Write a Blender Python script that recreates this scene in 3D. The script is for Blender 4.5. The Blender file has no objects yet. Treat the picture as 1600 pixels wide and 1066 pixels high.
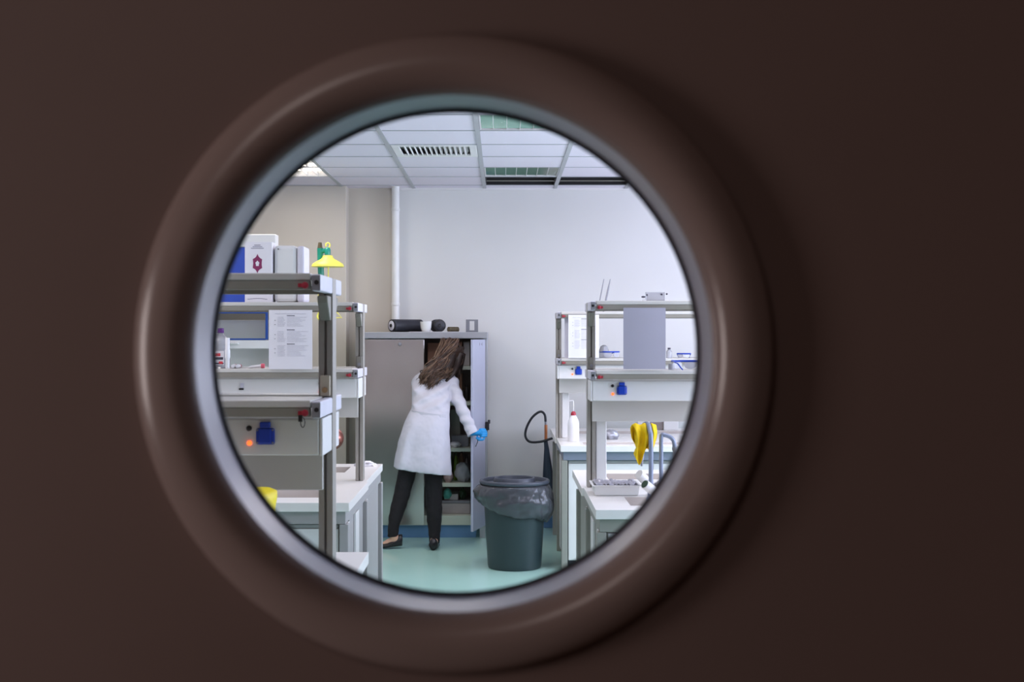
import bpy, bmesh, math, random
from mathutils import Vector, Matrix, noise as mnoise
random.seed(7)
R = math.radians
C = bpy.context.scene.collection
F = 2098.0                      # focal length in pixels of the 1600-wide photograph
CH = 1.65                       # camera height
UX, VY = 785.0, 522.0           # vanishing point

def P(u, v, d):
    return Vector(((u - UX) * d / F, d, CH - (v - VY) * d / F))
def X(u, d): return (u - UX) * d / F
def Z(v, d): return CH - (v - VY) * d / F

# ------------------------------------------------------------------ materials
def lin(c):
    return tuple((x / 255 / 12.92) if x / 255 <= 0.04045 else ((x / 255 + 0.055) / 1.055) ** 2.4 for x in c)
def mat(name, rgb, rough=0.5, metal=0.0, var=0.04, scale=12.0, bump=0.0, spec=0.5, coat=0.0, stretch=None, trans=0.0, alpha=1.0):
    m = bpy.data.materials.new(name); m.use_nodes = True
    nt = m.node_tree; b = nt.nodes['Principled BSDF']
    col = lin(rgb)
    tc = nt.nodes.new('ShaderNodeTexCoord'); mp = nt.nodes.new('ShaderNodeMapping')
    nz = nt.nodes.new('ShaderNodeTexNoise'); nz.inputs['Scale'].default_value = scale; nz.inputs['Detail'].default_value = 4
    if stretch: mp.inputs['Scale'].default_value = stretch
    nt.links.new(tc.outputs['Object'], mp.inputs['Vector']); nt.links.new(mp.outputs['Vector'], nz.inputs['Vector'])
    rp = nt.nodes.new('ShaderNodeValToRGB')
    rp.color_ramp.elements[0].position = .3; rp.color_ramp.elements[1].position = .7
    rp.color_ramp.elements[0].color = (*[max(0, c * (1 - var)) for c in col], 1)
    rp.color_ramp.elements[1].color = (*[min(1, c * (1 + var)) for c in col], 1)
    nt.links.new(nz.outputs['Fac'], rp.inputs['Fac']); nt.links.new(rp.outputs['Color'], b.inputs['Base Color'])
    b.inputs['Roughness'].default_value = rough; b.inputs['Metallic'].default_value = metal
    b.inputs['Specular IOR Level'].default_value = spec; b.inputs['Coat Weight'].default_value = coat
    b.inputs['Transmission Weight'].default_value = trans; b.inputs['Alpha'].default_value = alpha
    if bump:
        bp = nt.nodes.new('ShaderNodeBump'); bp.inputs['Strength'].default_value = bump; bp.inputs['Distance'].default_value = .01
        nt.links.new(nz.outputs['Fac'], bp.inputs['Height']); nt.links.new(bp.outputs['Normal'], b.inputs['Normal'])
    return m
def glow(name, rgb, strength):
    m = bpy.data.materials.new(name); m.use_nodes = True
    b = m.node_tree.nodes['Principled BSDF']
    b.inputs['Base Color'].default_value = (*lin(rgb), 1)
    b.inputs['Emission Color'].default_value = (*lin(rgb), 1); b.inputs['Emission Strength'].default_value = strength
    return m
def pane(name, tint=(1, 1, 1), gloss=1.0):
    m = bpy.data.materials.new(name); m.use_nodes = True
    nt = m.node_tree; nt.nodes.clear()
    o = nt.nodes.new('ShaderNodeOutputMaterial'); mx = nt.nodes.new('ShaderNodeMixShader')
    t = nt.nodes.new('ShaderNodeBsdfTransparent'); t.inputs['Color'].default_value = (*tint, 1)
    g = nt.nodes.new('ShaderNodeBsdfGlossy'); g.inputs['Roughness'].default_value = .02
    fr = nt.nodes.new('ShaderNodeFresnel'); fr.inputs['IOR'].default_value = 1.45
    mu = nt.nodes.new('ShaderNodeMath'); mu.operation = 'MULTIPLY'; mu.inputs[1].default_value = gloss
    nt.links.new(fr.outputs[0], mu.inputs[0]); nt.links.new(mu.outputs[0], mx.inputs[0])
    nt.links.new(t.outputs[0], mx.inputs[1]); nt.links.new(g.outputs[0], mx.inputs[2]); nt.links.new(mx.outputs[0], o.inputs[0])
    return m

M = dict(
    door=mat('door laminate', (138, 116, 110), .55, var=.05, scale=3),
    ring=mat('porthole frame', (168, 148, 143), .24, var=.02, spec=.6),
    lab_ring=mat('porthole inner frame', (190, 185, 190), .4),
    gasket=mat('black rubber', (14, 15, 24), .5),
    glass=pane('window glass', gloss=.6),
    wallw=mat('white painted wall', (226, 226, 224), .6, var=.015, scale=2),
    wallc=mat('cream wall', (208, 200, 188), .6, var=.015, scale=2),  # base colour warmer and slightly darker than the white wall
    wallg=mat('corridor wall paint', (150, 130, 120), .7),
    ceil=mat('ceiling tile', (231, 225, 236), .8, var=.02, scale=40, bump=.05),
    grid=mat('ceiling grid', (176, 178, 182), .45),
    floor=mat('teal vinyl floor', (182, 226, 214), .16, var=.04, scale=1.5, spec=.6),
    corr=mat('corridor floor', (120, 110, 100), .5),
    skirt=mat('blue vinyl skirting', (104, 146, 190), .4),
    pipe=mat('white pipe', (240, 240, 238), .35),
    alu=mat('anodised aluminium', (160, 155, 147), .4, metal=.15, var=.03, stretch=(1, 1, .05)),
    rail=mat('grey shelf rail', (138, 134, 124), .5, var=.03),
    board=mat('pale shelf laminate', (206, 203, 198), .4, var=.015),
    plate=mat('pale end plate', (214, 212, 224), .4),
    zinc=mat('zinc block', (150, 150, 156), .4, metal=.4),
    white=mat('white lacquer', (232, 231, 230), .35, var=.01),
    top=mat('white worktop', (238, 236, 232), .3, var=.012, scale=30),
    greyg=mat('grey green frame', (150, 150, 142), .45, metal=.0, var=.03),
    railblue=mat('slate blue rail', (126, 134, 150), .45),
    basin=mat('grey sink basin', (196, 188, 182), .35, var=.02),
    blueg=mat('blue grey frame', (166, 164, 164), .45, metal=.0, var=.03),
    dark=mat('dark void', (22, 22, 26), .7),
    plinth=mat('dark plinth', (52, 56, 70), .5),
    red=mat('red plastic', (166, 34, 54), .4),
    pink=mat('pink plastic', (236, 110, 130), .4),
    black=mat('black plastic', (20, 20, 24), .4),
    blue=mat('blue plastic', (14, 62, 180), .35),
    hoodblue=mat('blue enamel', (52, 84, 190), .4),
    frameblue=mat('blue sash frame', (24, 72, 150), .4),
    led=glow('orange indicator', (255, 96, 40), 2.2),
    steel=mat('brushed stainless steel', (214, 206, 204), .2, metal=1.0, var=.06, scale=4, stretch=(1, 1, .6)),
    steel2=mat('satin steel', (178, 180, 186), .4, metal=.7, var=.05, scale=6),
    doorsteel=mat('pale steel door face', (196, 200, 222), .4, metal=.35, var=.03, scale=5),
    inner=mat('cabinet inside', (168, 160, 158), .5),
    shelfin=mat('pale cabinet shelf', (205, 212, 198), .5),
    paper=mat('white paper', (232, 230, 236), .7, var=.01),
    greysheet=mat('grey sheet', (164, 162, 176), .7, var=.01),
    print=mat('grey print', (150, 148, 164), .8),
    printd=mat('dark print', (70, 68, 82), .8),
    purple=mat('purple print', (134, 48, 92), .8),
    violet=mat('violet cap', (100, 30, 130), .4),
    clear=mat('cloudy clear plastic', (226, 228, 236), .2, trans=.55, var=.01),
    milky=mat('milky plastic', (240, 240, 244), .4, var=.01),
    palew=mat('pale plastic', (228, 228, 226), .45, var=.01),
    green=mat('green enamel', (10, 142, 124), .3, spec=.6),
    greend=mat('dark green plastic', (22, 60, 34), .5),
    greenb=mat('green bottle', (110, 140, 30), .3),
    teal=mat('teal cloth', (70, 150, 140), .7),
    yellow=mat('yellow enamel', (252, 242, 104), .35),
    ycloth=mat('yellow cloth', (246, 208, 10), .75, var=.12, scale=25, bump=.3),
    copper=mat('copper bowl', (196, 130, 116), .25, metal=.8),
    brass=mat('brass bolt', (190, 160, 120), .3, metal=.9),
    tan=mat('tan clamp', (214, 200, 178), .5),
    tap=mat('grey blue tap coating', (140, 150, 172), .35, metal=.2),
    bin=mat('dark green bin plastic', (37, 53, 57), .42, var=.05, scale=5),
    lid=mat('dark grey lid plastic', (62, 68, 80), .42, var=.04),
    hose=mat('black corrugated hose', (46, 48, 57), .5, var=.15),
    rubber=mat('black rubber hose', (28, 32, 38), .45),
    wood=mat('orange wood grip', (196, 120, 70), .5, var=.15, scale=20),
    horn=mat('dark blue horn', (40, 56, 74), .45),
    olive=mat('olive brown roll', (92, 82, 62), .8, var=.3, scale=40),
    ceramic=mat('white ceramic', (238, 238, 236), .2),
    greyp=mat('grey plate', (128, 130, 138), .5),
    brown=mat('brown carton', (158, 118, 98), .7, var=.08),
    greybox=mat('grey carton', (172, 166, 166), .6, var=.08),
    coat=mat('white coat cotton', (207, 207, 217), .85, var=.02, scale=5, bump=.2),
    trouser=mat('black trousers', (15, 16, 21), .85, var=.15, scale=30),
    shoe=mat('black leather', (18, 18, 24), .35),
    skin=mat('skin', (226, 176, 152), .5),
    liner=mat('liner with daylight tint', (164, 158, 172), .3, var=.02),  # grey liner with blue window light mixed into its colour
    hair_shade=mat('hair shade', (46, 33, 27), .45, var=.3, scale=30),  # shade between the locks, put in as a darker hair colour
    hair_highlight=mat('hair highlight', (110, 86, 68), .4, var=.3, scale=30),  # highlights on the locks, put in as a lighter hair colour
    hair=mat('brown hair', (74, 54, 43), .42, var=.4, scale=40, stretch=(1, 1, .25), spec=.4),
    glove=mat('blue nitrile', (20, 150, 220), .45, var=.05),
    mirror=mat('louvre reflector', (165, 176, 170), .12, metal=1.0, var=.02),
    lamp=glow('lit tube', (255, 244, 236), 9.0),
    sky=glow('daylight pane', (205, 222, 255), 3.0),
)
def bagmat():
    m = bpy.data.materials.new('bin liner film'); m.use_nodes = True
    nt = m.node_tree; b = nt.nodes['Principled BSDF']
    b.inputs['Base Color'].default_value = (*lin((76, 79, 85)), 1); b.inputs['Roughness'].default_value = .16
    b.inputs['Alpha'].default_value = .78
    nz = nt.nodes.new('ShaderNodeTexNoise'); nz.inputs['Scale'].default_value = 9
    tc = nt.nodes.new('ShaderNodeTexCoord'); bp = nt.nodes.new('ShaderNodeBump'); bp.inputs['Strength'].default_value = .6; bp.inputs['Distance'].default_value = .03
    nt.links.new(tc.outputs['Object'], nz.inputs['Vector']); nt.links.new(nz.outputs['Fac'], bp.inputs['Height']); nt.links.new(bp.outputs['Normal'], b.inputs['Normal'])
    return m
M['bag'] = bagmat()

# ------------------------------------------------------------------ mesh helpers (world coordinates)
class MB:
    def __init__(s): s.bm = bmesh.new(); s.mats = []
    def _face(s, vs, mi=0):
        try:
            f = s.bm.faces.new(vs); f.material_index = mi; return f
        except ValueError: return None
    def box(s, x0, x1, y0, y1, z0, z1, mi=0):
        v = [s.bm.verts.new((x, y, z)) for z in (z0, z1) for y in (y0, y1) for x in (x0, x1)]
        for q in ((0, 2, 3, 1), (4, 5, 7, 6), (0, 1, 5, 4), (2, 6, 7, 3), (0, 4, 6, 2), (1, 3, 7, 5)):
            s._face([v[i] for i in q], mi)
        return s
    def obox(s, c, ax, hx, hy, hz, mi=0):       # oriented box, ax = 3x3 with columns as axes
        v = [s.bm.verts.new(Vector(c) + ax @ Vector((x * hx, y * hy, z * hz))) for z in (-1, 1) for y in (-1, 1) for x in (-1, 1)]
        for q in ((0, 2, 3, 1), (4, 5, 7, 6), (0, 1, 5, 4), (2, 6, 7, 3), (0, 4, 6, 2), (1, 3, 7, 5)):
            s._face([v[i] for i in q], mi)
        return s
    def rings(s, rings, cap=True, closed=True, mi=0):
        rv = [[s.bm.verts.new(p) for p in r] for r in rings]
        n = len(rv[0])
        for a, b in zip(rv, rv[1:]):
            for i in range(n if closed else n - 1):
                s._face((a[i], a[(i + 1) % n], b[(i + 1) % n], b[i]), mi)
        if cap:
            s._face(rv[0][::-1], mi); s._face(rv[-1], mi)
        return s
    def tube(s, pts, r, seg=10, cap=True, mi=0, ry=None, wob=None):
        pts = [Vector(p) for p in pts]; n = len(pts)
        rs = r if isinstance(r, (list, tuple)) else [r] * n
        ref = None; out = []
        for i, p in enumerate(pts):
            t = (pts[min(i + 1, n - 1)] - pts[max(i - 1, 0)]).normalized()
            if ref is None:
                ref = t.cross(Vector((0, 0, 1)))
                if ref.length < 1e-3: ref = t.cross(Vector((0, 1, 0)))
                ref.normalize()
            ref = (ref - t * ref.dot(t)).normalized(); b = t.cross(ref)
            ring = []
            for k in range(seg):
                a = 2 * math.pi * k / seg
                q = rs[i] * (1 if wob is None else wob(i, a))
                ring.append(p + ref * math.cos(a) * q + b * math.sin(a) * q * (ry or 1))
            out.append(ring)
        return s.rings(out, cap, True, mi)
    def cyl(s, a, b, r, r2=None, seg=20, mi=0):
        return s.tube([a, b], [r, r if r2 is None else r2], seg, True, mi)
    def lathe(s, c, prof, seg=32, axis='Z', cap=True, mi=0, fn=None):
        rings = []
        for j, (r, h) in enumerate(prof):
            ring = []
            for k in range(seg):
                a = 2 * math.pi * k / seg
                rr, hh = (r, h) if fn is None else fn(j, a, r, h)
                x, y = rr * math.cos(a), rr * math.sin(a)
                p = {'Z': (x, y, hh), 'Y': (x, hh, y), 'X': (hh, x, y)}[axis]
                ring.append(Vector(c) + Vector(p))
            rings.append(ring)
        return s.rings(rings, cap, True, mi)
    def ell(s, c, r, rot=None, seg=18, mi=0, fn=None):
        rings = []
        n = seg // 2 + 2
        for j in range(n):
            ph = math.pi * (j + .02 if j == 0 else (j - .02 if j == n - 1 else j)) / (n - 1)
            ring = []
            for k in range(seg):
                a = 2 * math.pi * k / seg
                v = Vector((math.sin(ph) * math.cos(a), math.sin(ph) * math.sin(a), math.cos(ph)))
                q = 1 if fn is None else fn(v)
                v = Vector((v.x * r[0] * q, v.y * r[1] * q, v.z * r[2] * q))
                if rot is not None: v = rot @ v
                ring.append(Vector(c) + v)
            rings.append(ring)
        return s.rings(rings, True, True, mi)
    def prism(s, poly, off, mi=0):               # polygon of 3D points extruded by off
        off = Vector(off); a = [s.bm.verts.new(p) for p in poly]; b = [s.bm.verts.new(Vector(p) + off) for p in poly]
        n = len(a); s._face(a[::-1], mi); s._face(b, mi)
        for i in range(n): s._face((a[i], a[(i + 1) % n], b[(i + 1) % n], b[i]), mi)
        return s
    def build(s, name, m, parent=None, loc=None, bevel=0.0, smooth=False, mods=()):
        bmesh.ops.recalc_face_normals(s.bm, faces=s.bm.faces)
        off = Vector((0, 0, 0))
        p = parent
        while p is not None: off += p.location; p = p.parent
        org = Vector(loc) if loc is not None else Vector((0, 0, 0))
        if parent is None and loc is None and len(s.bm.verts):
            xs = [v.co for v in s.bm.verts]
            org = Vector((sum(c.x for c in xs) / len(xs), sum(c.y for c in xs) / len(xs), min(c.z for c in xs)))
        for v in s.bm.verts: v.co -= off + org
        me = bpy.data.meshes.new(name); s.bm.to_mesh(me); s.bm.free()
        o = bpy.data.objects.new(name, me); C.objects.link(o); o.location = org
        for mm in (m if isinstance(m, (list, tuple)) else [m]): me.materials.append(mm)
        if parent is not None: o.parent = parent
        if smooth:
            for f in me.polygons: f.use_smooth = True
            if smooth != 'all': me.set_sharp_from_angle(angle=R(40))
        if bevel:
            b = o.modifiers.new('bevel', 'BEVEL'); b.width = bevel; b.segments = 2; b.limit_method = 'ANGLE'; b.angle_limit = R(40)
        for fn in mods: fn(o)
        return o
def tag(o, label, cat=None, group=None, kind=None):
    if label: o['label'] = label
    if cat: o['category'] = cat
    if group: o['group'] = group
    if kind: o['kind'] = kind
    return o
def thing(name, loc, label, cat, group=None):
    o = bpy.data.objects.new(name, None); C.objects.link(o); o.location = loc; o.empty_display_size = .05
    return tag(o, label, cat, group)
def struct(o): o['kind'] = 'structure'; return o
def box(name, m, parent, x0, x1, y0, y1, z0, z1, bevel=.002):
    a, b = sorted((x0, x1)); c, d = sorted((y0, y1)); e, f = sorted((z0, z1))
    return MB().box(a, b, c, d, e, f).build(name, m, parent, bevel=bevel)
def bez(pts, n=10):                                # Catmull-Rom through points
    pts = [Vector(p) for p in pts]; out = []
    e = [pts[0] * 2 - pts[1]] + pts + [pts[-1] * 2 - pts[-2]]
    for i in range(1, len(e) - 2):
        for k in range(n):
            t = k / n; a, b, c, d = e[i - 1], e[i], e[i + 1], e[i + 2]
            out.append(.5 * ((2 * b) + (c - a) * t + (2 * a - 5 * b + 4 * c - d) * t * t + (3 * b - a - 3 * c + d) * t ** 3))
    out.append(pts[-1]); return out
def rbez(vals, n=10):
    return [v.x for v in bez([Vector((v, 0, 0)) for v in vals], n)]
def text(name, body, m, parent, loc, size, rot=(R(90), 0, 0)):
    cu = bpy.data.curves.new(name, 'FONT'); cu.body = body; cu.size = size; cu.extrude = .0003; cu.align_x = 'CENTER'; cu.align_y = 'CENTER'
    o = bpy.data.objects.new(name, cu); C.objects.link(o); cu.materials.append(m)
    off = Vector((0, 0, 0)); p = parent
    while p is not None: off += p.location; p = p.parent
    o.parent = parent; o.location = Vector(loc) - off; o.rotation_euler = rot
    return o

# ------------------------------------------------------------------ room shell
WY = 11.44; CZ = 2.8936; XL, XR = -4.0, 3.6; FY = 1.06
struct(box('floor', M['floor'], None, XL, XR, 1.0, WY + .4, -.05, 0, 0))
# back wall: wide white stretch, narrow recess and cream stretch that steps forward
xa, xb = X(541, 11.25), X(614, WY)
struct(box('wall_back', M['wallw'], None, xb, XR, WY, WY + .15, 0, CZ, 0))
struct(box('wall_alcove', M['wallc'], None, xa - .05, xb, WY + .02, WY + .17, 0, CZ, 0))
struct(box('wall_back_left', M['wallc'], None, XL, xa, 11.25, 11.6, 0, CZ, .006))
struct(box('wall_left', M['wallw'], None, XL - .1, XL, .9, WY + .3, 0, CZ, 0))
struct(box('baseboard_back', M['skirt'], None, xb, XR, WY - .012, WY, 0, .105, .004))
struct(box('baseboard_left', M['skirt'], None, XL, xa, 11.238, 11.25, 0, .105, .004))
# right wall with a long window
WX0, WX1, WZ0, WZ1 = 3.2, 10.6, 1.0, 2.5
w = MB()
w.box(XR, XR + .1, .9, WX0, 0, CZ).box(XR, XR + .1, WX1, WY + .3, 0, CZ).box(XR, XR + .1, WX0, WX1, 0, WZ0).box(XR, XR + .1, WX0, WX1, WZ1, CZ)
struct(w.build('wall_right', M['wallw']))
win = struct(thing('window_2', (XR + .05, (WX0 + WX1) / 2, WZ0), None, None))
f = MB()
f.box(XR + .02, XR + .08, WX0, WX1, WZ0, WZ0 + .05).box(XR + .02, XR + .08, WX0, WX1, WZ1 - .05, WZ1)
for i in range(7):
    y = WX0 + (WX1 - WX0 - .05) * i / 6; f.box(XR + .02, XR + .08, y, y + .05, WZ0 + .05, WZ1 - .05)
f.build('window_frame', M['white'], win)
MB().box(XR + .085, XR + .09, WX0, WX1, WZ0, WZ1).build('window_pane', M['sky'], win)

# ceiling with cells left open for fittings
gx0, gy0, g = -.1525, 11.2, .6
open_cells = {(0, -6): 1, (0, -2): 1, (-1, -4): 1, (0, -1): 1, (1, -1): 1, (-3, -2): 1, (-3, -3): 1}
ceil = MB()
nx0, nx1, ny0 = -7, 6, -17
for i in range(nx0, nx1 + 1):
    for j in range(ny0, 1):
        if (i, j) in open_cells: continue
        x0, x1 = gx0 + g * i, gx0 + g * (i + 1); y0, y1 = gy0 + g * j, gy0 + g * (j + 1)
        x0, x1 = max(x0, XL), min(x1, XR); y0, y1 = max(y0, FY), min(y1, WY + .3)
        if x1 - x0 < .01 or y1 - y0 < .01: continue
        ceil.box(x0, x1, y0, y1, CZ, CZ + .015)
ceil.box(XL - .1, XR + .1, .9, WY + .4, CZ + .25, CZ + .3)
struct(ceil.build('ceiling', M['ceil']))
t = MB()
for i in range(nx0, nx1 + 2):
    x = gx0 + g * i
    if XL < x < XR: t.box(x - .015, x + .015, FY, WY, CZ - .006, CZ + .001)
struct(t.build('trim_1', M['grid']))
t = MB()
for j in range(ny0, 2):
    y = gy0 + g * j
    if FY < y < WY: t.box(XL, XR, y - .007, y + .007, CZ - .004, CZ + .001)
struct(t.build('trim_2', M['grid']))
t = MB().box(xb, XR, WY - .02, WY, CZ - .022, CZ)
struct(t.build('trim_3', M['white']))

def cell(i, j): return gx0 + g * i + .017, gx0 + g * (i + 1) - .017, gy0 + g * j + .009, gy0 + g * (j + 1) - .009
def troffer(i, j, label, lit=False, n=1):
    x0, x1, y0, y1 = cell(i, j)
    y1 += g * (n - 1)
    r = thing('ceiling_light', ((x0 + x1) / 2, (y0 + y1) / 2, CZ), label, 'ceiling light', 'recessed louvred ceiling lights')
    b = MB(); b.box(x0, x1, y0, y1, CZ + .09, CZ + .10)
    b.box(x0, x0 + .006, y0, y1, CZ, CZ + .09).box(x1 - .006, x1, y0, y1, CZ, CZ + .09).box(x0, x1, y0, y0 + .006, CZ, CZ + .09).box(x0, x1, y1 - .006, y1, CZ, CZ + .09)
    b.build('housing', M['white'], r)
    lv = MB()
    for k in range(1, 7):
        x = x0 + (x1 - x0) * k / 7; lv.box(x - .0015, x + .0015, y0 + .0065, y1 - .0065, CZ + .002, CZ + .03)
    lv.box(x0 + .0065, x1 - .0065, y0 + .0065, y0 + .009, CZ + .002, CZ + .03).box(x0 + .0065, x1 - .0065, y1 - .009, y1 - .0065, CZ + .002, CZ + .03)
    lv.build('louvre', M['white'], r)
    nr = 5 * n; h = (y1 - y0 - .02) / nr
    for k in range(0 if lit else nr):
        ya = y0 + .01 + h * k
        pts = [(x0 + .008, ya, CZ + .088), (x0 + .008, ya + h * .5, CZ + .058), (x0 + .008, ya + h * .97, CZ + .010), (x0 + .008, ya + h * .99, CZ + .088)]
        MB().prism(pts, (x1 - x0 - .016, 0, 0)).build('reflector', M['mirror'], r)
    if lit:
        for k in range(4):
            yc = y0 + (y1 - y0) * (k + .5) / 4
            MB().cyl((x0 + .03, yc, CZ + .038), (x1 - .03, yc, CZ + .038), .010, seg=10).build('tube', M['lamp'], r, smooth=True)
    return r
troffer(0, -6, 'louvred square ceiling light nearest the porthole, reflecting green')
troffer(0, -2, 'louvred square ceiling light beside the dark slots near the back wall, reflecting green')
troffer(-3, -3, 'brightly lit louvred ceiling light at the far left of the ceiling', lit=True, n=2)
x0, x1, y0, y1 = cell(-1, -4)
v = thing('ceiling_vent', ((x0 + x1) / 2, (y0 + y1) / 2, CZ), 'pale slatted air vent set in the ceiling tiles', 'vent')
b = MB(); b.box(x0, x1, y0, y0 + .07, CZ - .006, CZ + .008).box(x0, x1, y1 - .07, y1, CZ - .006, CZ + .008).box(x0, x0 + .05, y0 + .07, y1 - .07, CZ - .006, CZ + .008).box(x1 - .05, x1, y0 + .07, y1 - .07, CZ - .006, CZ + .008)
b.build('frame', M['white'], v, bevel=.003)
MB().box(x0 + .01, x1 - .01, y0 + .01, y1 - .01, CZ + .046, CZ + .052).build('backing', M['palew'], v)
sl = MB()
for k in range(13):
    x = x0 + .06 + (x1 - x0 - .12) * (k + .5) / 13
    tl = (k - 6) / 6 * R(38)
    sl.obox((x, (y0 + y1) / 2, CZ + .014), Matrix.Rotation(tl, 3, 'Y'), .005, (y1 - y0) / 2 - .069, .018)
sl.build('slat', M['white'], v)
for i, lb in ((0, 'dark linear air slot in the ceiling, left of the pair by the back wall'), (1, 'dark linear air slot in the ceiling, right of the pair by the back wall')):
    x0, x1, y0, y1 = cell(i, -1)
    s = thing('slot_diffuser', ((x0 + x1) / 2, (y0 + y1) / 2, CZ), lb, 'vent', 'dark air slots in the ceiling')
    d = MB(); d.box(x0, x1, y0, y1, CZ + .05, CZ + .06).box(x0, x0 + .005, y0, y1, CZ, CZ + .05).box(x1 - .005, x1, y0, y1, CZ, CZ + .05).box(x0, x1, y0, y0 + .005, CZ, CZ + .05).box(x0, x1, y1 - .005, y1, CZ, CZ + .05)
    d.build('housing', M['dark'], s)
    box('divider', M['rail'], s, x0, x1, y0 + .30, y0 + .312, CZ - .002, CZ + .006)

# white pipe at the wall step
pp = thing('wall_pipe', (X(618, 11.33), 11.33, 0), 'white vertical pipe running floor to ceiling on the back wall', 'pipe')
MB().cyl((X(618, 11.33), 11.33, 0), (X(618, 11.33), 11.33, CZ), .033, seg=24).build('tube', M['pipe'], pp, smooth=True)
for z in (.6, 1.9, 2.7):
    MB().lathe((X(618, 11.33), 11.33, z), [(.0335, -.012), (.037, -.01), (.037, .01), (.0335, .012)]).build('clip', M['pipe'], pp, smooth=True)
# ------------------------------------------------------------------ porthole door
pc = Vector(((708 - UX) * .98 / F, 0, CH - (553 - VY) * .98 / F))
def plate_with_hole(mb, x0, x1, z0, z1, y0, y1, c, r, n=96):
    def edge(a):
        dx, dz = math.cos(a), math.sin(a)
        tx = ((x1 - c.x) / dx) if dx > 1e-9 else ((x0 - c.x) / dx if dx < -1e-9 else 1e9)
        tz = ((z1 - c.z) / dz) if dz > 1e-9 else ((z0 - c.z) / dz if dz < -1e-9 else 1e9)
        k = min(tx, tz); return c.x + dx * k, c.z + dz * k
    angs = sorted([2 * math.pi * i / n for i in range(n)] + [math.atan2(z - c.z, x - c.x) % (2 * math.pi) for x in (x0, x1) for z in (z0, z1)])
    R_ = []
    for a in angs:
        ex, ez = edge(a); ix, iz = c.x + r * math.cos(a), c.z + r * math.sin(a)
        R_.append([mb.bm.verts.new(p) for p in ((ex, y0, ez), (ix, y0, iz), (ix, y1, iz), (ex, y1, ez))])
    m = len(R_)
    for i in range(m):
        a, b = R_[i], R_[(i + 1) % m]
        for k in range(4): mb._face((a[k], b[k], b[(k + 1) % 4], a[(k + 1) % 4]))
door = struct(thing('door_1', (pc.x, 1.025, 0), None, None))
DX0, DX1, DZ1 = pc.x - .50, pc.x + .50, 2.1
mb = MB(); plate_with_hole(mb, DX0, DX1, .01, DZ1, 1.0, 1.05, pc, .2)
mb.build('door_leaf', M['door'], door)
wf = MB().box(XL, DX0 - .06, 1.0, FY, 0, CZ).box(DX1 + .06, XR, 1.0, FY, 0, CZ).box(DX0 - .06, DX1 + .06, 1.0, FY, DZ1 + .06, CZ)
struct(wf.build('wall_front', M['wallg']))
fr = MB().box(DX0 - .06, DX0 - .003, .985, 1.075, 0, DZ1 + .06).box(DX1 + .003, DX1 + .06, .985, 1.075, 0, DZ1 + .06).box(DX0 - .003, DX1 + .003, .985, 1.075, DZ1 + .003, DZ1 + .06)
fr.build('door_frame', M['door'], door, bevel=.003)
win = struct(thing('window_1', (pc.x, 1.02, pc.z), None, None))
def ringprof(mb, prof, n=128):
    rings = []
    for k in range(n):
        a = 2 * math.pi * k / n
        rings.append([Vector((pc.x + r * math.cos(a), y, pc.z + r * math.sin(a))) for r, y in prof])
    rings.append(rings[0])
    rv = [[mb.bm.verts.new(p) for p in r] for r in rings[:-1]]; rv.append(rv[0])
    m = len(prof)
    for a, b in zip(rv, rv[1:]):
        for i in range(m): mb._face((a[i], a[(i + 1) % m], b[(i + 1) % m], b[i]))
    return mb
front = [(.2370, 1.0), (.2366, .993), (.2345, .987), (.2305, .9835), (.224, .9805), (.217, .9785), (.2105, .9780), (.2050, .9792), (.2000, .9818), (.1960, .9852), (.1930, .9895), (.1916, .9930), (.1996, .9930), (.1996, 1.0)]
ringprof(MB(), front).build('window_frame', M['ring'], win, smooth=True)
sleeve_ = [(.1914, .9932), (.1910, 1.010), (.1903, 1.035), (.1900, 1.046), (.1995, 1.046), (.1995, .9932)]
ringprof(MB(), sleeve_).build('liner', M['liner'], win, smooth=True)
back = [(.2375, 1.05), (.236, 1.064), (.228, 1.07), (.205, 1.072), (.196, 1.068), (.1925, 1.056), (.1995, 1.056), (.1995, 1.05)]
ringprof(MB(), back).build('inner_frame', M['lab_ring'], win, smooth=True)
gk = [(.1896 + .0027 * math.cos(a), 1.0490 + .0025 * math.sin(a)) for a in [2 * math.pi * k / 12 for k in range(12)]]
ringprof(MB(), gk).build('gasket', M['gasket'], win, smooth=True)
MB().lathe((pc.x, 0, pc.z), [(.1900, 1.0522), (.1900, 1.0538)], seg=96, axis='Y').build('glass', M['glass'], win)
# corridor around the camera
struct(box('floor_corridor', M['corr'], None, -3, 3, -2.4, 1.0, -.05, 0, 0))
struct(box('ceiling_corridor', M['wallg'], None, -3, 3, -2.4, 1.0, CZ, CZ + .05, 0))
struct(box('wall_corridor_back', M['wallg'], None, -3, 3, -2.5, -2.4, 0, CZ, 0))
struct(box('wall_corridor_left', M['wallg'], None, -3.1, -3, -2.4, 1.0, 0, CZ, 0))
struct(box('wall_corridor_right', M['wallg'], None, 3, 3.1, -2.4, 1.0, 0, CZ, 0))

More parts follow.
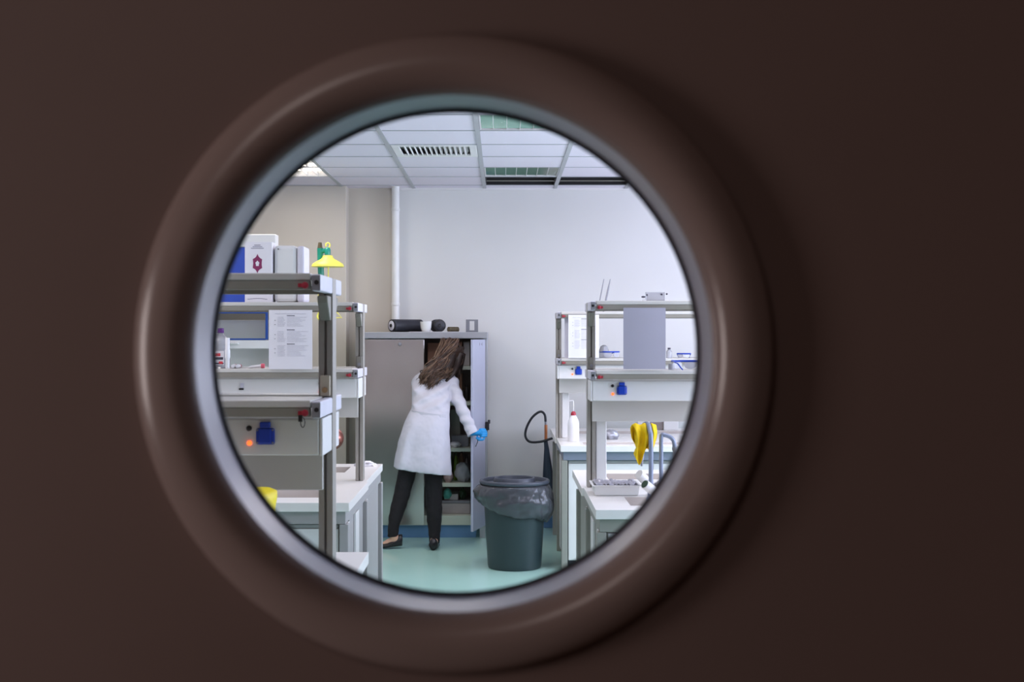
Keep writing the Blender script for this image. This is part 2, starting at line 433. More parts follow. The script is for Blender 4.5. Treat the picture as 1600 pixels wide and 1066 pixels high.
# ------------------------------------------------------------------ reagent racks
ZU, ZL, WT = 1.813, 1.472, .87     # upper shelf top, lower shelf top, worktop top
def bx(mb, xe, s, a, b, y0, y1, z0, z1):           # box measured inward (direction s) from the aisle end xe
    xs = sorted((xe + s * a, xe + s * b)); mb.box(xs[0], xs[1], y0, y1, z0, z1); return mb
def rack(xe, s, yp, length, label, paint=('rail', 'alu'), duct=True, clamp=False):
    r = thing('reagent_rack', (xe + s * .02, yp, WT), label, 'lab rack', 'double-tier reagent racks over the benches')
    al = M['alu']
    for e in (0, 1):
        a0 = 0 if e == 0 else length - .04
        x_a, x_b = sorted((xe + s * a0, xe + s * (a0 + .04))); w_ = .0075
        xm_ = (x_a + x_b) / 2; ya_, yb_2 = yp - .04, yp + .04
        pts = [(x_a, ya_), (xm_ - w_ / 2, ya_), (xm_ - w_ / 2, ya_ + .016), (xm_ + w_ / 2, ya_ + .016), (xm_ + w_ / 2, ya_), (x_b, ya_),
               (x_b, yb_2), (xm_ + w_ / 2, yb_2), (xm_ + w_ / 2, yb_2 - .016), (xm_ - w_ / 2, yb_2 - .016), (xm_ - w_ / 2, yb_2), (x_a, yb_2)]
        MB().prism([(px, py, WT + .001) for px, py in pts], (0, 0, ZU - .005 - WT)).build('post', al, r)
    for zt, nm in ((ZU, 'upper'), (ZL, 'lower')):
        for d in (-1, 1):
            y_out = yp - .29 if d < 0 else yp + .17; y_in = yp + d * .045
            ya, yb = sorted((y_out, y_in))
            m = MB(); bx(m, xe, s, .028, length - .028, ya, yb, zt - .019, zt)
            m.build('shelf_board', M['board'], r, bevel=.003)
            m = MB(); yr = sorted((y_out + (-d) * .002, y_out - d * .03))
            bx(m, xe, s, .03, length - .03, yr[0], yr[1], zt - .044, zt - .0195)
            m.build('shelf_rail', M[paint[0]], r, bevel=.002)
            for e in (0, 1):                       # cast end block with arm back to the post
                a0 = 0 if e == 0 else length - .024
                m = MB(); bx(m, xe, s, a0, a0 + .024, min(y_out, yp + d * .042), max(y_out, yp + d * .042), zt - .048, zt - .003)
                eb = m.build('end_block', M['plate'], r, bevel=.004)
                if e == 0:
                    m = MB(); bx(m, xe, s, .001, .024, y_out - .0015, y_out + .0015, zt - .046, zt - .006)
                    m.build('face_plate', M['zinc'], eb, bevel=.001)
                    m = MB(); m.cyl((xe + s * .0115, y_out - .004, zt - .025), (xe + s * .0115, y_out + .004, zt - .025), .0062, seg=14)
                    m.build('bolt', M['black'], eb, smooth=True)
            m = MB(); m.lathe((xe + s * .042, y_out - .001 * -d, zt - .033), [(.004, d * .012), (.0085, d * .010), (.0095, 0)], seg=14, axis='Y')
            kn = m.build('clamp_knob', M['red'], r, smooth=True)
            m = MB(); bx(m, xe, s, .048, .060, y_out - .008, y_out + .008, zt - .038, zt - .028)
            m.build('clamp_tab', M['red'], kn)
    # gusset brackets under the upper shelf and clamp plates over the lower one
    xs = sorted((xe + s * .004, xe + s * .034))
    for d in (-1, 1):
        poly = [(xs[0], yp + d * .041, ZU - .055), (xs[0], yp + d * .12, ZU - .055), (xs[0], yp + d * .11, ZU - .075), (xs[0], yp + d * .052, ZU - .125), (xs[0], yp + d * .041, ZU - .125)]
        MB().prism(poly, (xs[1] - xs[0], 0, 0)).build('bracket', M['rail'], r, bevel=.004)
        m = MB(); ya, yb = sorted((yp + d * .041, yp + d * .052)); bx(m, xe, s, .006, .034, ya, yb, ZL + .001, ZL + .06)
        cp = m.build('clamp_plate', M['tan'] if clamp else M['rail'], r, bevel=.003)
        MB().cyl((xe + s * .02, yp + d * .060, ZL + .018), (xe + s * .02, yp + d * .052, ZL + .018), .008, seg=14).build('bolt', M['brass'] if clamp else M['zinc'], cp, smooth=True)
    # service panels below the lower shelf, one set facing each aisle
    for d in (-1, 1):
        yo = yp - .235 if d < 0 else yp + .125; ya, yb = sorted((yo, yo - d * .018))
        m = MB(); bx(m, xe, s, .012, length - .012, ya, yb, ZL - .152, ZL - .052)
        pan = m.build('service_panel', M['white'], r, bevel=.004)
        m = MB(); ya2, yb2 = sorted((yo - d * .001, yp + d * .042)); bx(m, xe, s, .002, .011, ya2, yb2, ZL - .154, ZL - .052)
        m.build('end_cap', M['white'], r, bevel=.003)
        yo2 = yp + d * (.10 if d < 0 else .07); ya, yb = sorted((yo2, yo2 - d * .015))
        m = MB(); bx(m, xe, s, .02, length - .02, ya, yb, ZL - .262, ZL - .154)
        m.build('lower_panel', M['board'], r, bevel=.003)
        if d < 0:
            k = 0
            while .15 + k * 1.1 < length - .2:
                a = .157 + k * 1.1; k += 1
                cx = xe + s * a; y = yo
                m = MB(); bx(m, xe, s, a - .0255, a + .0255, y - .010, y, ZL - .122, ZL - .077)
                so = m.build('socket', M['blue'], r, bevel=.005)
                m = MB(); bx(m, xe, s, a - .017, a + .017, y - .016, y - .0105, ZL - .118, ZL - .078); bx(m, xe, s, a - .014, a + .014, y - .016, y - .001, ZL - .0765, ZL - .060)
                m.build('cover', M['blue'], so, bevel=.003)
                for px in (-.021, .021):
                    for pz in (-.117, -.082): MB().cyl((cx + px, y - .0115, ZL + pz), (cx + px, y - .0095, ZL + pz), .003, seg=10).build('screw', M['zinc'], so)
                m = MB().lathe((cx - .045, y, ZL - .078), [(.0075, 0), (.0075, -.006), (.005, -.010), (.002, -.011)], seg=16, axis='Y')
                m.build('fuse_knob', M['black'], r, smooth=True)
                m = MB().lathe((cx - .044, y, ZL - .118), [(.0065, 0), (.0065, -.004), (.003, -.007), (.001, -.0075)], seg=16, axis='Y')
                m.build('indicator_lamp', M['led'], r, smooth=True)
        else:
            pass
    if duct:
        m = MB(); bx(m, xe, s, .045, .098, yp - .03, yp + .03, WT + .001, ZL - .262)
        m.build('service_duct', M['white'], r, bevel=.004)
    return r
racks = {}
racks['A'] = rack(X(522.5, 3.88), -1, 3.88, 2.6, 'nearest reagent rack at left with keys on its red knob and blue socket', clamp=True, duct=False)
racks['C'] = rack(X(568.5, 7.16), -1, 7.16, 2.6, 'left reagent rack carrying the logo box and the taped printed sheet', duct=False)
racks['N'] = rack(X(917, 6.85), 1, 6.85, 2.6, 'right reagent rack in front with a plain grey sheet hanging from it')
racks['F'] = rack(X(868.5, 10.1), 1, 10.1, 2.6, 'farther right reagent rack with printed sheet, behind the nearer rack')
# keys hanging on the near left rack's red knob
kx, ky, kz = X(523, 3.88) - .047, 3.575, ZL - .052
k = thing('key_ring', (kx, ky, kz - .03), 'small dark key ring hanging from a red knob on the nearest left rack', 'keys')
MB().tube([Vector((kx + .0055 * math.cos(a), ky, kz - .006 + .013 * math.sin(a))) for a in [2 * math.pi * i / 20 for i in range(21)]], .0013, 6).build('ring', M['black'], k, smooth=True)
MB().box(kx - .012, kx - .001, ky - .002, ky + .002, kz - .004, kz + .014).build('key', M['black'], k, bevel=.001)
# slot switch on the second left rack's panel
q = X(377, 6.92)
MB().box(q - .012, q + .012, 6.917, 6.925, Z(609.5, 6.92), Z(607, 6.92)).box(q - .006, q + .012, 6.92, 6.925, Z(606, 6.92), Z(599, 6.92), 1).build('slot_switch', [M['black'], M['plate']], racks['C'])

# ------------------------------------------------------------------ benches
def worktop(xe, s, y0, y1, sy0, sy1, length, label):
    xs = sorted((xe, xe + s * length)); hx = sorted((xe + s * .17, xe + s * min(1.5, length - .2)))
    m = MB(); T, B = WT, WT - .042
    o = [(xs[0], y0), (xs[1], y0), (xs[1], y1), (xs[0], y1)]; i_ = [(hx[0], sy0), (hx[1], sy0), (hx[1], sy1), (hx[0], sy1)]
    def V(p, z): return m.bm.verts.new((p[0], p[1], z))
    ot, ob = [V(p, T) for p in o], [V(p, B) for p in o]
    it = [V(p, T) for p in i_]; ib = [V((p[0], p[1]), T - .10) for p in i_]
    for k in range(4):
        n = (k + 1) % 4
        m._face((ot[k], ot[n], it[n], it[k])); m._face((ob[k], ob[n], ot[n], ot[k])); m._face((it[k], it[n], ib[n], ib[k]), 1)
    m._face(ib, 1)
    m._face(ob[::-1])
    o_ = m.build('worktop', [M['top'], M['basin']], None, bevel=.003)
    return tag(o_, label, 'worktop', 'white bench worktops')
def base(xe, s, y0, y1, length, label, fm, railm=None):
    """frame with legs and rails; the cabinet units below are things of their own"""
    r = thing('lab_bench', (xe + s * .3, (y0 + y1) / 2, 0), label, 'bench frame', 'metal bench frames')
    top = WT - .043; fm = M[fm]
    for a0 in (.008, length - .09):
        for (ya, yb) in ((y0 + .03, y0 + .09), ((y0 + y1) / 2 - .03, (y0 + y1) / 2 + .03), (y1 - .09, y1 - .03)):
            m = MB(); bx(m, xe, s, a0, a0 + .042, ya, yb, .0, top - .061)
            m.build('leg', fm, r, bevel=.004)
    m = MB(); bx(m, xe, s, .02, length - .04, y0 + .03, y0 + .07, top - .06, top); bx(m, xe, s, .02, length - .04, y1 - .07, y1 - .03, top - .06, top)
    bx(m, xe, s, .02, .07, y0 + .07, y1 - .07, top - .06, top)
    m.build('rail', M[railm] if railm else fm, r, bevel=.003)
    ym = (y0 + y1) / 2
    for (ya, yb) in ((y0 + .095, ym - .035), (ym + .035, y1 - .095)):
        m = MB(); bx(m, xe, s, .030, .042, ya, yb, .08, top - .065)
        m.build('end_panel', fm, r, bevel=.002)
    for (ya, yb) in ((y0 + .095, y0 + .17), (y0 + .45, y0 + .60), (ym + .04, ym + .10)):
        m = MB(); bx(m, xe, s, .018, .0295, ya, yb, .08, top - .065)
        m.build('panel_strip', M['white'], r, bevel=.002)
    m = MB(); bx(m, xe, s, .024, .0295, y0 + .172, y0 + .205, .08, top - .065)
    m.build('panel_gap', M['dark'], r)
    return r
def cabinet(xe, s, a0, a1, y0, y1, label, doorm='white'):
    top = WT - .043 - .064
    r = thing('base_cabinet', (xe + s * (a0 + a1) / 2, (y0 + y1) / 2, 0), label, 'base cabinet', 'white base cabinets under the benches')
    m = MB(); bx(m, xe, s, a0, a1, y0 + .02, y1, .06, top); m.build('body', M['board'], r, bevel=.002)
    m = MB(); bx(m, xe, s, a0 + .01, a1 - .01, y0 + .04, y1 - .02, 0.0, .06); m.build('plinth', M['plinth'], r)
    m = MB(); bx(m, xe, s, a0 + .004, a1 - .004, y0, y0 + .018, .065, top - .022)
    dr = m.build('door', M[doorm], r, bevel=.002)
    m = MB(); bx(m, xe, s, a1 - .05, a1 - .038, y0 - .028, y0 - .018, .50, .62); bx(m, xe, s, a1 - .048, a1 - .040, y0 - .019, y0, .505, .515); bx(m, xe, s, a1 - .048, a1 - .040, y0 - .019, y0, .605, .615)
    m.build('handle', M['steel2'], dr, bevel=.002)
    m = MB(); bx(m, xe, s, a0 + .004, a1 - .004, y0, y0 + .018, top - .018, top - .002)
    m.build('top_trim', M['blueg'], r, bevel=.002)
    return r
xA, xC, xN, xF = -.478, -.707, .413, .405
worktop(xA, -1, 2.98, 3.87, 3.12, 3.46, 2.7, 'white worktop half on our side of the nearest left rack')
worktop(xA, -1, 3.874, 4.80, 4.2, 4.55, 2.7, 'white worktop corner low at left just behind the nearest rack post')
worktop(xC, -1, 6.20, 7.09, 6.40, 6.74, 2.7, 'white worktop half with trough in front of the second left rack')
worktop(xC - .012, -1, 7.094, 8.06, 7.56, 7.88, 2.7, 'white worktop half at left behind the second rack, white tissue on it')
worktop(xN, 1, 5.95, 6.80, 6.09, 6.43, 2.7, 'white worktop half at right with grey taps and a plastic tray')
worktop(xN - .012, 1, 6.804, 7.70, 7.2, 7.5, 2.7, 'white worktop half just behind the rack post beside the plastic tray')
worktop(xF, 1, 9.35, 10.08, 9.48, 9.68, 2.7, 'white worktop half carrying the red-capped wash bottle')
worktop(xF - .01, 1, 10.084, 11.10, 10.5, 10.8, 2.7, 'white worktop half farthest back at right, next to the extinguisher')
base(xA, -1, 2.98, 4.80, 2.7, 'grey frame under the nearest left bench', 'blueg')
base(xC, -1, 6.20, 8.06, 2.7, 'blue-grey metal frame under the second left bench', 'blueg')
base(xN, 1, 5.95, 7.70, 2.7, 'grey-green metal frame under the near right bench with taps', 'greyg')
base(xF, 1, 9.35, 11.10, 2.7, 'grey metal frame under the far right bench by the bin', 'greyg', 'railblue')
for n, (a0, a1) in enumerate(((.054, .64), (.65, 1.24))):
    wd = ('next to the aisle', 'second from the aisle')[n]
    cabinet(xC, -1, a0, a1, 6.26, 6.85, f'white base cabinet under the second left bench, {wd}')
    cN = cabinet(xN, 1, a0, a1, 5.985, 6.55, f'grey-green base cabinet with pale inset under the near right bench, {wd}', 'greyg')
    m = MB(); bx(m, xN, 1, a0 + .06, a1 - .06, 5.981, 5.9845, .12, .66)
    m.build('inset_panel', M['white'], [c for c in cN.children if c.name.startswith('door')][0], bevel=.001)
    cabinet(xF, 1, a0, a1, 9.41, 9.95, f'white base cabinet under the far right bench, {wd}')

# ------------------------------------------------------------------ steel cabinet with open door
D = 10.85; x0, x1 = X(568, D), X(761, D); zb, zt = Z(821, D), Z(519, D); yb_ = WY - .06
cab = thing('steel_cabinet', ((x0 + x1) / 2, (D + yb_) / 2, 0), 'tall stainless steel cabinet on a blue plinth, right door standing open', 'cabinet')
box('top_panel', M['steel2'], cab, x0 - .005, x1 + .005, D - .025, yb_, Z(529, D), zt, .003)
box('side_panel', M['steel2'], cab, x0, x0 + .03, D + .02, yb_, zb, Z(529, D))
box('side_panel', M['steel2'], cab, x1 - .032, x1, D, yb_, zb, Z(529, D))
box('back_panel', M['inner'], cab, x0 + .03, x1 - .032, yb_ - .015, yb_, zb, Z(529, D))
box('bottom_panel', M['shelfin'], cab, x0 + .03, x1 - .032, D + .005, yb_ - .015, zb, Z(806, D))
SH = [1.39, 1.10, .725, .44]
for z in SH: box('shelf', M['shelfin'], cab, x0 + .031, x1 - .033, D + .035, yb_ - .016, z - .03, z)
box('plinth', M['skirt'], cab, x0 + .03, x1 - .09, D + .03, yb_ - .05, 0, zb)
for xx in (x0 + .004, x1 - .06):
    for yy in (D + .0, yb_ - .05): box('leg', M['steel2'], cab, xx, xx + .045, yy, yy + .03, 0, zb)
xm = X(663, D)
ld = box('door', M['steel'], cab, x0 + .012, xm, D - .020, D, zb + .002, Z(530.5, D), .003)
MB().lathe((X(625, D), D - .021, Z(538, D)), [(.001, -.006), (.012, -.005), (.016, 0)], seg=18, axis='Y').build('lock', M['zinc'], ld, smooth=True)
dv = Vector((X(738, 10.49) - X(757, D), 10.49 - D, 0)); dl = dv.length; dn = dv.normalized(); nn = Vector((-dn.y, dn.x, 0)); nn = nn if nn.x > 0 else -nn
hp = Vector((X(756.5, D), D - .012, 0))
ax = Matrix((( dn.x, nn.x, 0), (dn.y, nn.y, 0), (0, 0, 1)))
dz0, dz1 = zb + .001, Z(530.5, D)
rd = MB().obox(hp + dn * dl / 2 + Vector((0, 0, (dz0 + dz1) / 2)), ax, dl / 2, .010, (dz1 - dz0) / 2).build('door', M['doorsteel'], cab, bevel=.003)
hs = MB()
for z in (.35, .9, 1.4): hs.cyl((x1 - .02, D - .012, z - .05), (x1 - .02, D - .012, z + .05), .007, seg=10)
hs.build('hinge', M['zinc'], cab, smooth=True)
st = MB(); c_ = hp + dn * (dl * .42) + nn * .0106 + Vector((0, 0, Z(538, 10.7)))
st.obox(c_ + dn * .02, ax, .004, .0004, .012).obox(c_ - dn * .03, ax, .006, .0004, .003).obox(c_ - dn * .05, ax, .004, .0004, .013)
st.build('marking', M['print'], rd)
# black latch on the right frame
lt = MB().box(X(758, D), X(764.5, D), D - .03, D - .004, Z(672, D), Z(659, D)).box(X(762, D), X(766, D), D - .026, D - .01, Z(662, D), Z(656, D)).box(X(756.5, D), X(762, D), D - .028, D - .008, Z(675, D), Z(672, D))
lt.build('latch', M['black'], cab, bevel=.004)
cr = MB().tube(bez([hp + dn * (dl * .86) + nn * .022 + Vector((0, 0, Z(684, 10.5))), hp + dn * (dl * .84) + nn * .03 + Vector((0, 0, Z(690, 10.5))), hp + dn * (dl * .92) + nn * .022 + Vector((0, 0, Z(698, 10.5)))], 6), .0035, 8)
cr.build('pull_handle', M['black'], rd, smooth=True)

def cont(name, label, cat, u0, u1, v0, zs, d, m, dep=.15, group=None, bevel=.005):
    o = box(name, m, None, X(u0, d), X(u1, d), d, d + dep, zs, Z(v0, d), bevel)
    return tag(o, label, cat, group)
GI = 'things stored in the steel cabinet'
cont('carton', 'brown carton on the top shelf right of the brown hair', 'box', 700, 722, 534, SH[0], 11.0, M['brown'], group=GI)
cont('carton', 'narrow grey carton on the top cabinet shelf beside the open door', 'box', 724, 734, 534, SH[0], 11.02, M['greybox'], group=GI)
cont('carton', 'dark brown carton on the second cabinet shelf', 'box', 700, 722, 584, SH[1], 11.0, M['brown'], group=GI)
cont('carton', 'wide brown carton hidden behind the hair on the top shelf', 'box', 668, 698, 536, SH[0], 11.05, M['brown'], group=GI)
cont('storage_tin', 'olive grey storage tin under the outstretched sleeve', 'tin', 704, 719, 640, SH[2], 11.15, M['greyg'], group=GI)
cont('instrument_case', 'low dark grey instrument case on the middle cabinet shelf', 'case', 705, 732, 681, SH[2], 11.0, M['greyp'], .12, GI)
def bottle(name, label, x, y, z, h, r, m, capm, cat='bottle', group=None, lab=None, seg=24):
    o = thing(name, (x, y, z), label, cat, group)
    MB().lathe((x, y, z), [(r * .92, 0), (r, .004), (r, h * .58), (r * .9, h * .68), (r * .45, h * .82), (r * .38, h * .88)], seg=seg).build('body', m, o, smooth=True)
    MB().lathe((x, y, z), [(r * .48, h * .86), (r * .5, h * .88), (r * .5, h), (r * .4, h * 1.005)], seg=seg).build('cap', capm, o, smooth=True)
    if lab is not None:
        MB().lathe((x, y, z), [(r * 1.006, h * .12), (r * 1.012, h * .13), (r * 1.012, h * .5), (r * 1.006, h * .51)], seg=seg, cap=False).build('paper_label', lab, o, smooth=True)
    return o
bottle('bottle', 'black bottle on the second cabinet shelf beside the door edge', X(729, 11.05), 11.05, SH[1], .13, .022, M['black'], M['black'], group=GI)
bottle('bottle', 'slim grey bottle on the second cabinet shelf next to the black one', X(722.5, 11.1), 11.1, SH[1], .10, .012, M['greyp'], M['black'], group=GI)
bottle('bottle', 'green bottle on the lower cabinet shelf among dark jars', X(712.5, 11.12), 11.12, SH[3], .235, .02, M['greenb'], M['greend'], group=GI)
for i, (u, lb) in enumerate(((705.5, 'dark jar left of the green bottle in the steel cabinet'), (721, 'dark brown jar right of the green bottle in the steel cabinet'), (729, 'dark grey jar nearest the open door, lower cabinet shelf'))):
    bottle('jar', lb, X(u, 11.2), 11.2, SH[3], (.245, .25, .2)[i], .021, (M['greend'], M['brown'], M['greybox'])[i], M['black'], 'jar', group=GI)
def lump(name, label, cat, c, r, m, seed=0, amp=.25, fr=9, group=None, seg=28):
    fn = lambda v: 1 + amp * mnoise.noise(Vector((v.x * 2.2 + seed, v.y * 2.2, v.z * 2.2))) + amp * .4 * mnoise.noise(Vector((v.x * 6, v.y * 6 + seed, v.z * 6)))
    mb = MB().ell(c, r, seg=seg, fn=fn)
    zmin = c[2] - r[2]
    for q in mb.bm.verts:
        if q.co.z < zmin + .012: q.co.z = zmin
    o = mb.build(name, m, None, smooth='all'); return tag(o, label, cat, group)
lump('tissue_wad', 'white crumpled tissue on the middle cabinet shelf', 'tissue', P(710, 695, 10.95).xyz * 1 + Vector((0, 0, 0)), (.05, .035, .022), M['milky'], 3, .35, group=GI)
lump('plastic_bag', 'clear bulging plastic bag on the lower cabinet shelf', 'bag', Vector((X(722.5, 10.97), 10.98, SH[3] + .075)), (.062, .055, .08), M['clear'], 5, .25, group=GI)
lump('plastic_bag', 'pinkish plastic bag lying low on the lower cabinet shelf', 'bag', Vector((X(700.5, 10.95), 10.97, SH[3] + .05)), (.036, .045, .054), mat('pinkish film', (196, 170, 170), .3, var=.1), 9, .25, group=GI)
lump('cloth_bag', 'teal cloth bag at the bottom of the cabinet, beside the right leg', 'bag', Vector((X(699, 10.95), 10.97, Z(806, D) + .165)), (.034, .04, .04), M['teal'], 2, .2, group=GI)
zc = Z(806, D) + .001
cont('tray', 'grey flat tray in the bottom of the steel cabinet', 'tray', 688, 735, 787, zc, 10.95, M['greybox'], .3, GI)
cont('tray', 'darker flat tray stacked over the grey one in the cabinet bottom', 'tray', 688, 735, 782.5, Z(787, 10.95) + .001, 10.95, M['greyp'], .3, GI)
cont('carton', 'grey carton lying on the darker tray in the cabinet bottom', 'box', 694, 716, 772, Z(782.5, 10.95) + .001, 10.97, M['greybox'], .2, GI)
lump('cable_bundle', 'dark green bundle of cable on the darker tray in the cabinet', 'cable', Vector((X(722.5, 10.98), 11.02, Z(782.5, 10.95) + .046)), (.028, .04, .047), M['greend'], 8, .4, group=GI)
zt2 = Z(519, D)
# on top of the cabinet
def hose(name, label, a, b, r, ringm):
    a, b = Vector(a), Vector(b); o = thing(name, (a + b) / 2 - Vector((0, 0, r)), label, 'hose', 'black hose pieces on the cabinet top')
    n = 26; pts = [a.lerp(b, i / n) for i in range(n + 1)]
    MB().tube(pts, [r * (1 if i % 2 else .88) for i in range(n + 1)], 24, True).build('tube', M['hose'], o, smooth='all')
    dd = (a - b).normalized()
    MB().tube([a + dd * .001, a + dd * .006, a + dd * .008], [r * .97, r * .97, r * .80], 24).build('end_ring', M['black'], o, smooth=True)
    MB().tube([a + dd * .0085, a + dd * .012], [r * .76, r * .66], 20).build('end_cap', ringm, o, smooth=True)
    MB().tube([a + dd * .0125, a + dd * .018], [r * .3, r * .25], 16).build('plug', M['black'], o, smooth=True)
    return o
hr = .0525
hose('corrugated_hose', 'thick black corrugated hose roll with silver end on the cabinet', (X(613, 10.92), 10.91, zt2 + hr), (X(658, 11.1), 11.10, zt2 + hr), hr, M['plate'])
hose('corrugated_hose', 'short black hose roll behind the white cup on the cabinet', (X(687, 10.98), 10.97, zt2 + hr), (X(681, 11.2), 11.17, zt2 + hr), hr, M['hose'])
cu = Vector((X(665.5, 10.9), 10.9, zt2)); 
o = MB().lathe(cu, [(.026, 0), (.033, .006), (.043, .035), (.0475, .085), (.0445, .085), (.040, .036), (.028, .010), (.001, .010)], seg=32).build('cup', M['ceramic'], None, smooth=True)
tag(o, 'white handleless cup standing in front of the black hose', 'cup')
o = MB().tube([(X(701, 10.95), 10.93, zt2 + .0215), (X(715, 10.95), 10.99, zt2 + .0215)], .021, 20).build('rolled_cloth', M['olive'], None, smooth=True); tag(o, 'small olive brown roll lying on the cabinet top', 'roll')
fx0, fx1, fy = X(728, 10.95), X(747, 10.95), 10.93
f = MB(); z0 = zt2; z1 = Z(499.5, 10.95); w3 = (fx1 - fx0) * .3
f.box(fx0, fx0 + w3, fy, fy + .05, z0, z1).box(fx1 - w3, fx1, fy, fy + .05, z0, z1).box(fx0 + w3, fx1 - w3, fy, fy + .05, z0, z0 + .014).box(fx0 + w3, fx1 - w3, fy, fy + .05, z1 - .012, z1)
o = f.build('metal_bracket', M['greyp'], None); tag(o, 'square grey bracket with a tall slot at the right of the cabinet top', 'bracket')
o = box('paper_sheet', M['paper'], None, X(640, 10.9), X(726, 10.9), 10.842, 10.86, zt2 + .0002, zt2 + .003, 0); tag(o, 'white paper strip lying along the front of the cabinet top', 'paper')

# ------------------------------------------------------------------ bin
bc = Vector((X(804, 9.5), 9.5, 0))
bn = thing('waste_bin', bc, 'dark green round waste bin with lid and liner, standing in the aisle', 'bin')
HB = .60
MB().lathe(bc, [(.178, 0), (.186, .004), (.190, .02), (.222, HB - .02), (.230, HB - .015), (.230, HB), (.218, HB), (.214, HB - .02), (.184, .03)], seg=64).build('body', M['bin'], bn, smooth=True)
rL = .249
MB().lathe(bc + Vector((0, 0, HB)), [(.232, -.004), (rL - .004, -.004), (rL, .002), (rL, .014), (rL - .005, .021), (rL - .012, .023), (rL - .020, .021), (rL - .026, .010), (rL - .030, -.012), (.160, -.014), (.150, -.010), (.147, .026), (.142, .036), (.134, .037), (.128, .032), (.124, .004), (.06, .002), (.002, .002)], seg=64).build('lid', M['lid'], bn, smooth=True)
box('lid_grip', M['plate'], bn, bc.x - .06 + .025, bc.x + .025, bc.y - .022, bc.y + .012, HB + .0035, HB + .018, .004)
def bagfn(j, a, r, h):
    # hem hangs lower to the right (a = 0) than to the left (a = pi)
    f = j / 12.0
    ca = math.cos(a)
    hem = .215 + .055 * ca + .012 * math.sin(3 * a + 1)
    z = HB - .006 - f * hem
    up = min(1, f * 2.6) ** .8 * (1 - f ** 5)
    rr = .240 + .006 * min(1, f * 8) + up * (.004 + .046 * max(0, -ca) ** 1.5 * (1 - .4 * f) + .026 * max(0, ca) ** 1.5) - .026 * f ** 6
    n1 = mnoise.noise(Vector((2.4 * math.cos(a) + f * 1.2, 2.4 * math.sin(a), f * 2.0)))
    n2 = 1 - 2 * abs(mnoise.noise(Vector((4 * math.cos(a) + f * 3.0, 4 * math.sin(a) - f * 2, f * 2 + 7))))
    n3 = mnoise.noise(Vector((14 * math.cos(a) + f * 5, 14 * math.sin(a), f * 6 + 3)))
    rr += (.010 * n1 + .016 * (n2 - .5) + .006 * n3) * min(1, f * 3)
    z += .012 * n1 * f
    return max(rr, .188 + (z / HB) * .040 + .004), z
mb = MB().lathe(bc, [(0, 0)] * 13, seg=96, cap=False, fn=bagfn)
mb.build('bin_liner', M['bag'], bn, smooth='all', mods=[lambda o: (lambda m: (setattr(m, 'thickness', .0015)))(o.modifiers.new('s', 'SOLIDIFY'))])

# ------------------------------------------------------------------ extinguisher hanging behind the far right bench
De = 11.24
ex = thing('fire_extinguisher', (X(868, De), De, 0), 'extinguisher with black hose loop and dark horn by the back wall', 'fire extinguisher')
cx = X(885, De)
MB().lathe((cx, De + .02, .0), [(.06, .0), (.068, .02), (.068, .66), (.05, .72), (.02, .74), (.02, .77)], seg=28).build('cylinder', M['red'], ex, smooth=True)
box('wall_bracket', M['black'], ex, cx - .03, cx + .03, De + .08, WY, .5, .56)
MB().box(cx - .045, cx + .02, De + .005, De + .035, .772, .80).build('valve', M['black'], ex, bevel=.004)
MB().tube([P(852.5, 688, De), P(854, 700, De), P(856, 740, De), P(856.5, 800, De)], [.016, .02, .042, .058], 20).build('horn', M['horn'], ex, smooth=True)
MB().tube([P(853, 664, De), P(853, 690, De)], [.0125, .0125], 14).build('grip', M['wood'], ex, smooth=True)
MB().tube([P(852.6, 658, De), P(853, 664, De)], .010, 12).build('coupling', M['zinc'], ex, smooth=True)
MB().tube(bez([P(852.6, 659, De), P(851, 648, De), P(844, 643.5, De), P(832, 652, De), P(823, 668, De), P(821, 682, De), P(828, 690.5, De), P(844, 690.5, De - .02), P(860, 686, De - .02), P(872, 682, De), Vector((cx - .04, De + .02, .786))], 8), .0105, 10).build('hose', M['rubber'], ex, smooth='all')

# ------------------------------------------------------------------ left: fume hood, shower, things on the rack
Dh = 9.7
hx0, hx1 = -3.4, X(431, Dh)
hd = thing('fume_hood', ((hx0 + hx1) / 2, Dh + .3, 0), 'white fume hood with blue front panel and blue-framed sash at far left', 'fume hood')
box('header', M['white'], hd, hx0, hx1, Dh, Dh + .12, Z(386, Dh), Z(366, Dh), .006)
box('front_panel', M['hoodblue'], hd, hx0, hx1 - .03, Dh + .01, Dh + .05, Z(487, Dh), Z(386.5, Dh))
box('side_panel', M['palew'], hd, hx1 - .028, hx1, Dh + .012, Dh + .7, .9, Z(386.5, Dh))
box('back_panel', M['greyg'], hd, hx0, hx1 - .03, Dh + .66, Dh + .7, .9, Z(386.5, Dh))
sx = X(418, Dh)
sh = MB(); sh.box(hx0, sx, Dh, Dh + .03, Z(490, Dh), Z(485, Dh)).box(sx - .016, sx, Dh, Dh + .03, Z(531, Dh), Z(490, Dh)).box(hx0, sx - .016, Dh, Dh + .03, Z(531.5, Dh), Z(529, Dh))
sa = sh.build('sash_frame', M['frameblue'], hd, bevel=.002)
box('sash_glass', M['glass'], sa, hx0, sx - .016, Dh + .012, Dh + .018, Z(529, Dh), Z(490, Dh), 0)
ap = box('lower_rail', M['palew'], hd, hx0, hx1 - .03, Dh, Dh + .05, Z(545, Dh), Z(532, Dh), .003)
box('handle', M['white'], ap, X(358, Dh), X(373, Dh), Dh - .03, Dh - .002, Z(538, Dh), Z(535, Dh), .003)
box('work_surface', M['greyp'], hd, hx0, hx1 - .03, Dh + .05, Dh + .66, 1.02, 1.06)
box('baffle', M['palew'], hd, hx0, hx1 - .04, Dh + .2, Dh + .22, 1.061, Z(500, Dh))
box('base_body', M['white'], hd, hx0, hx1, Dh + .02, Dh + .7, 0, .895, .004)

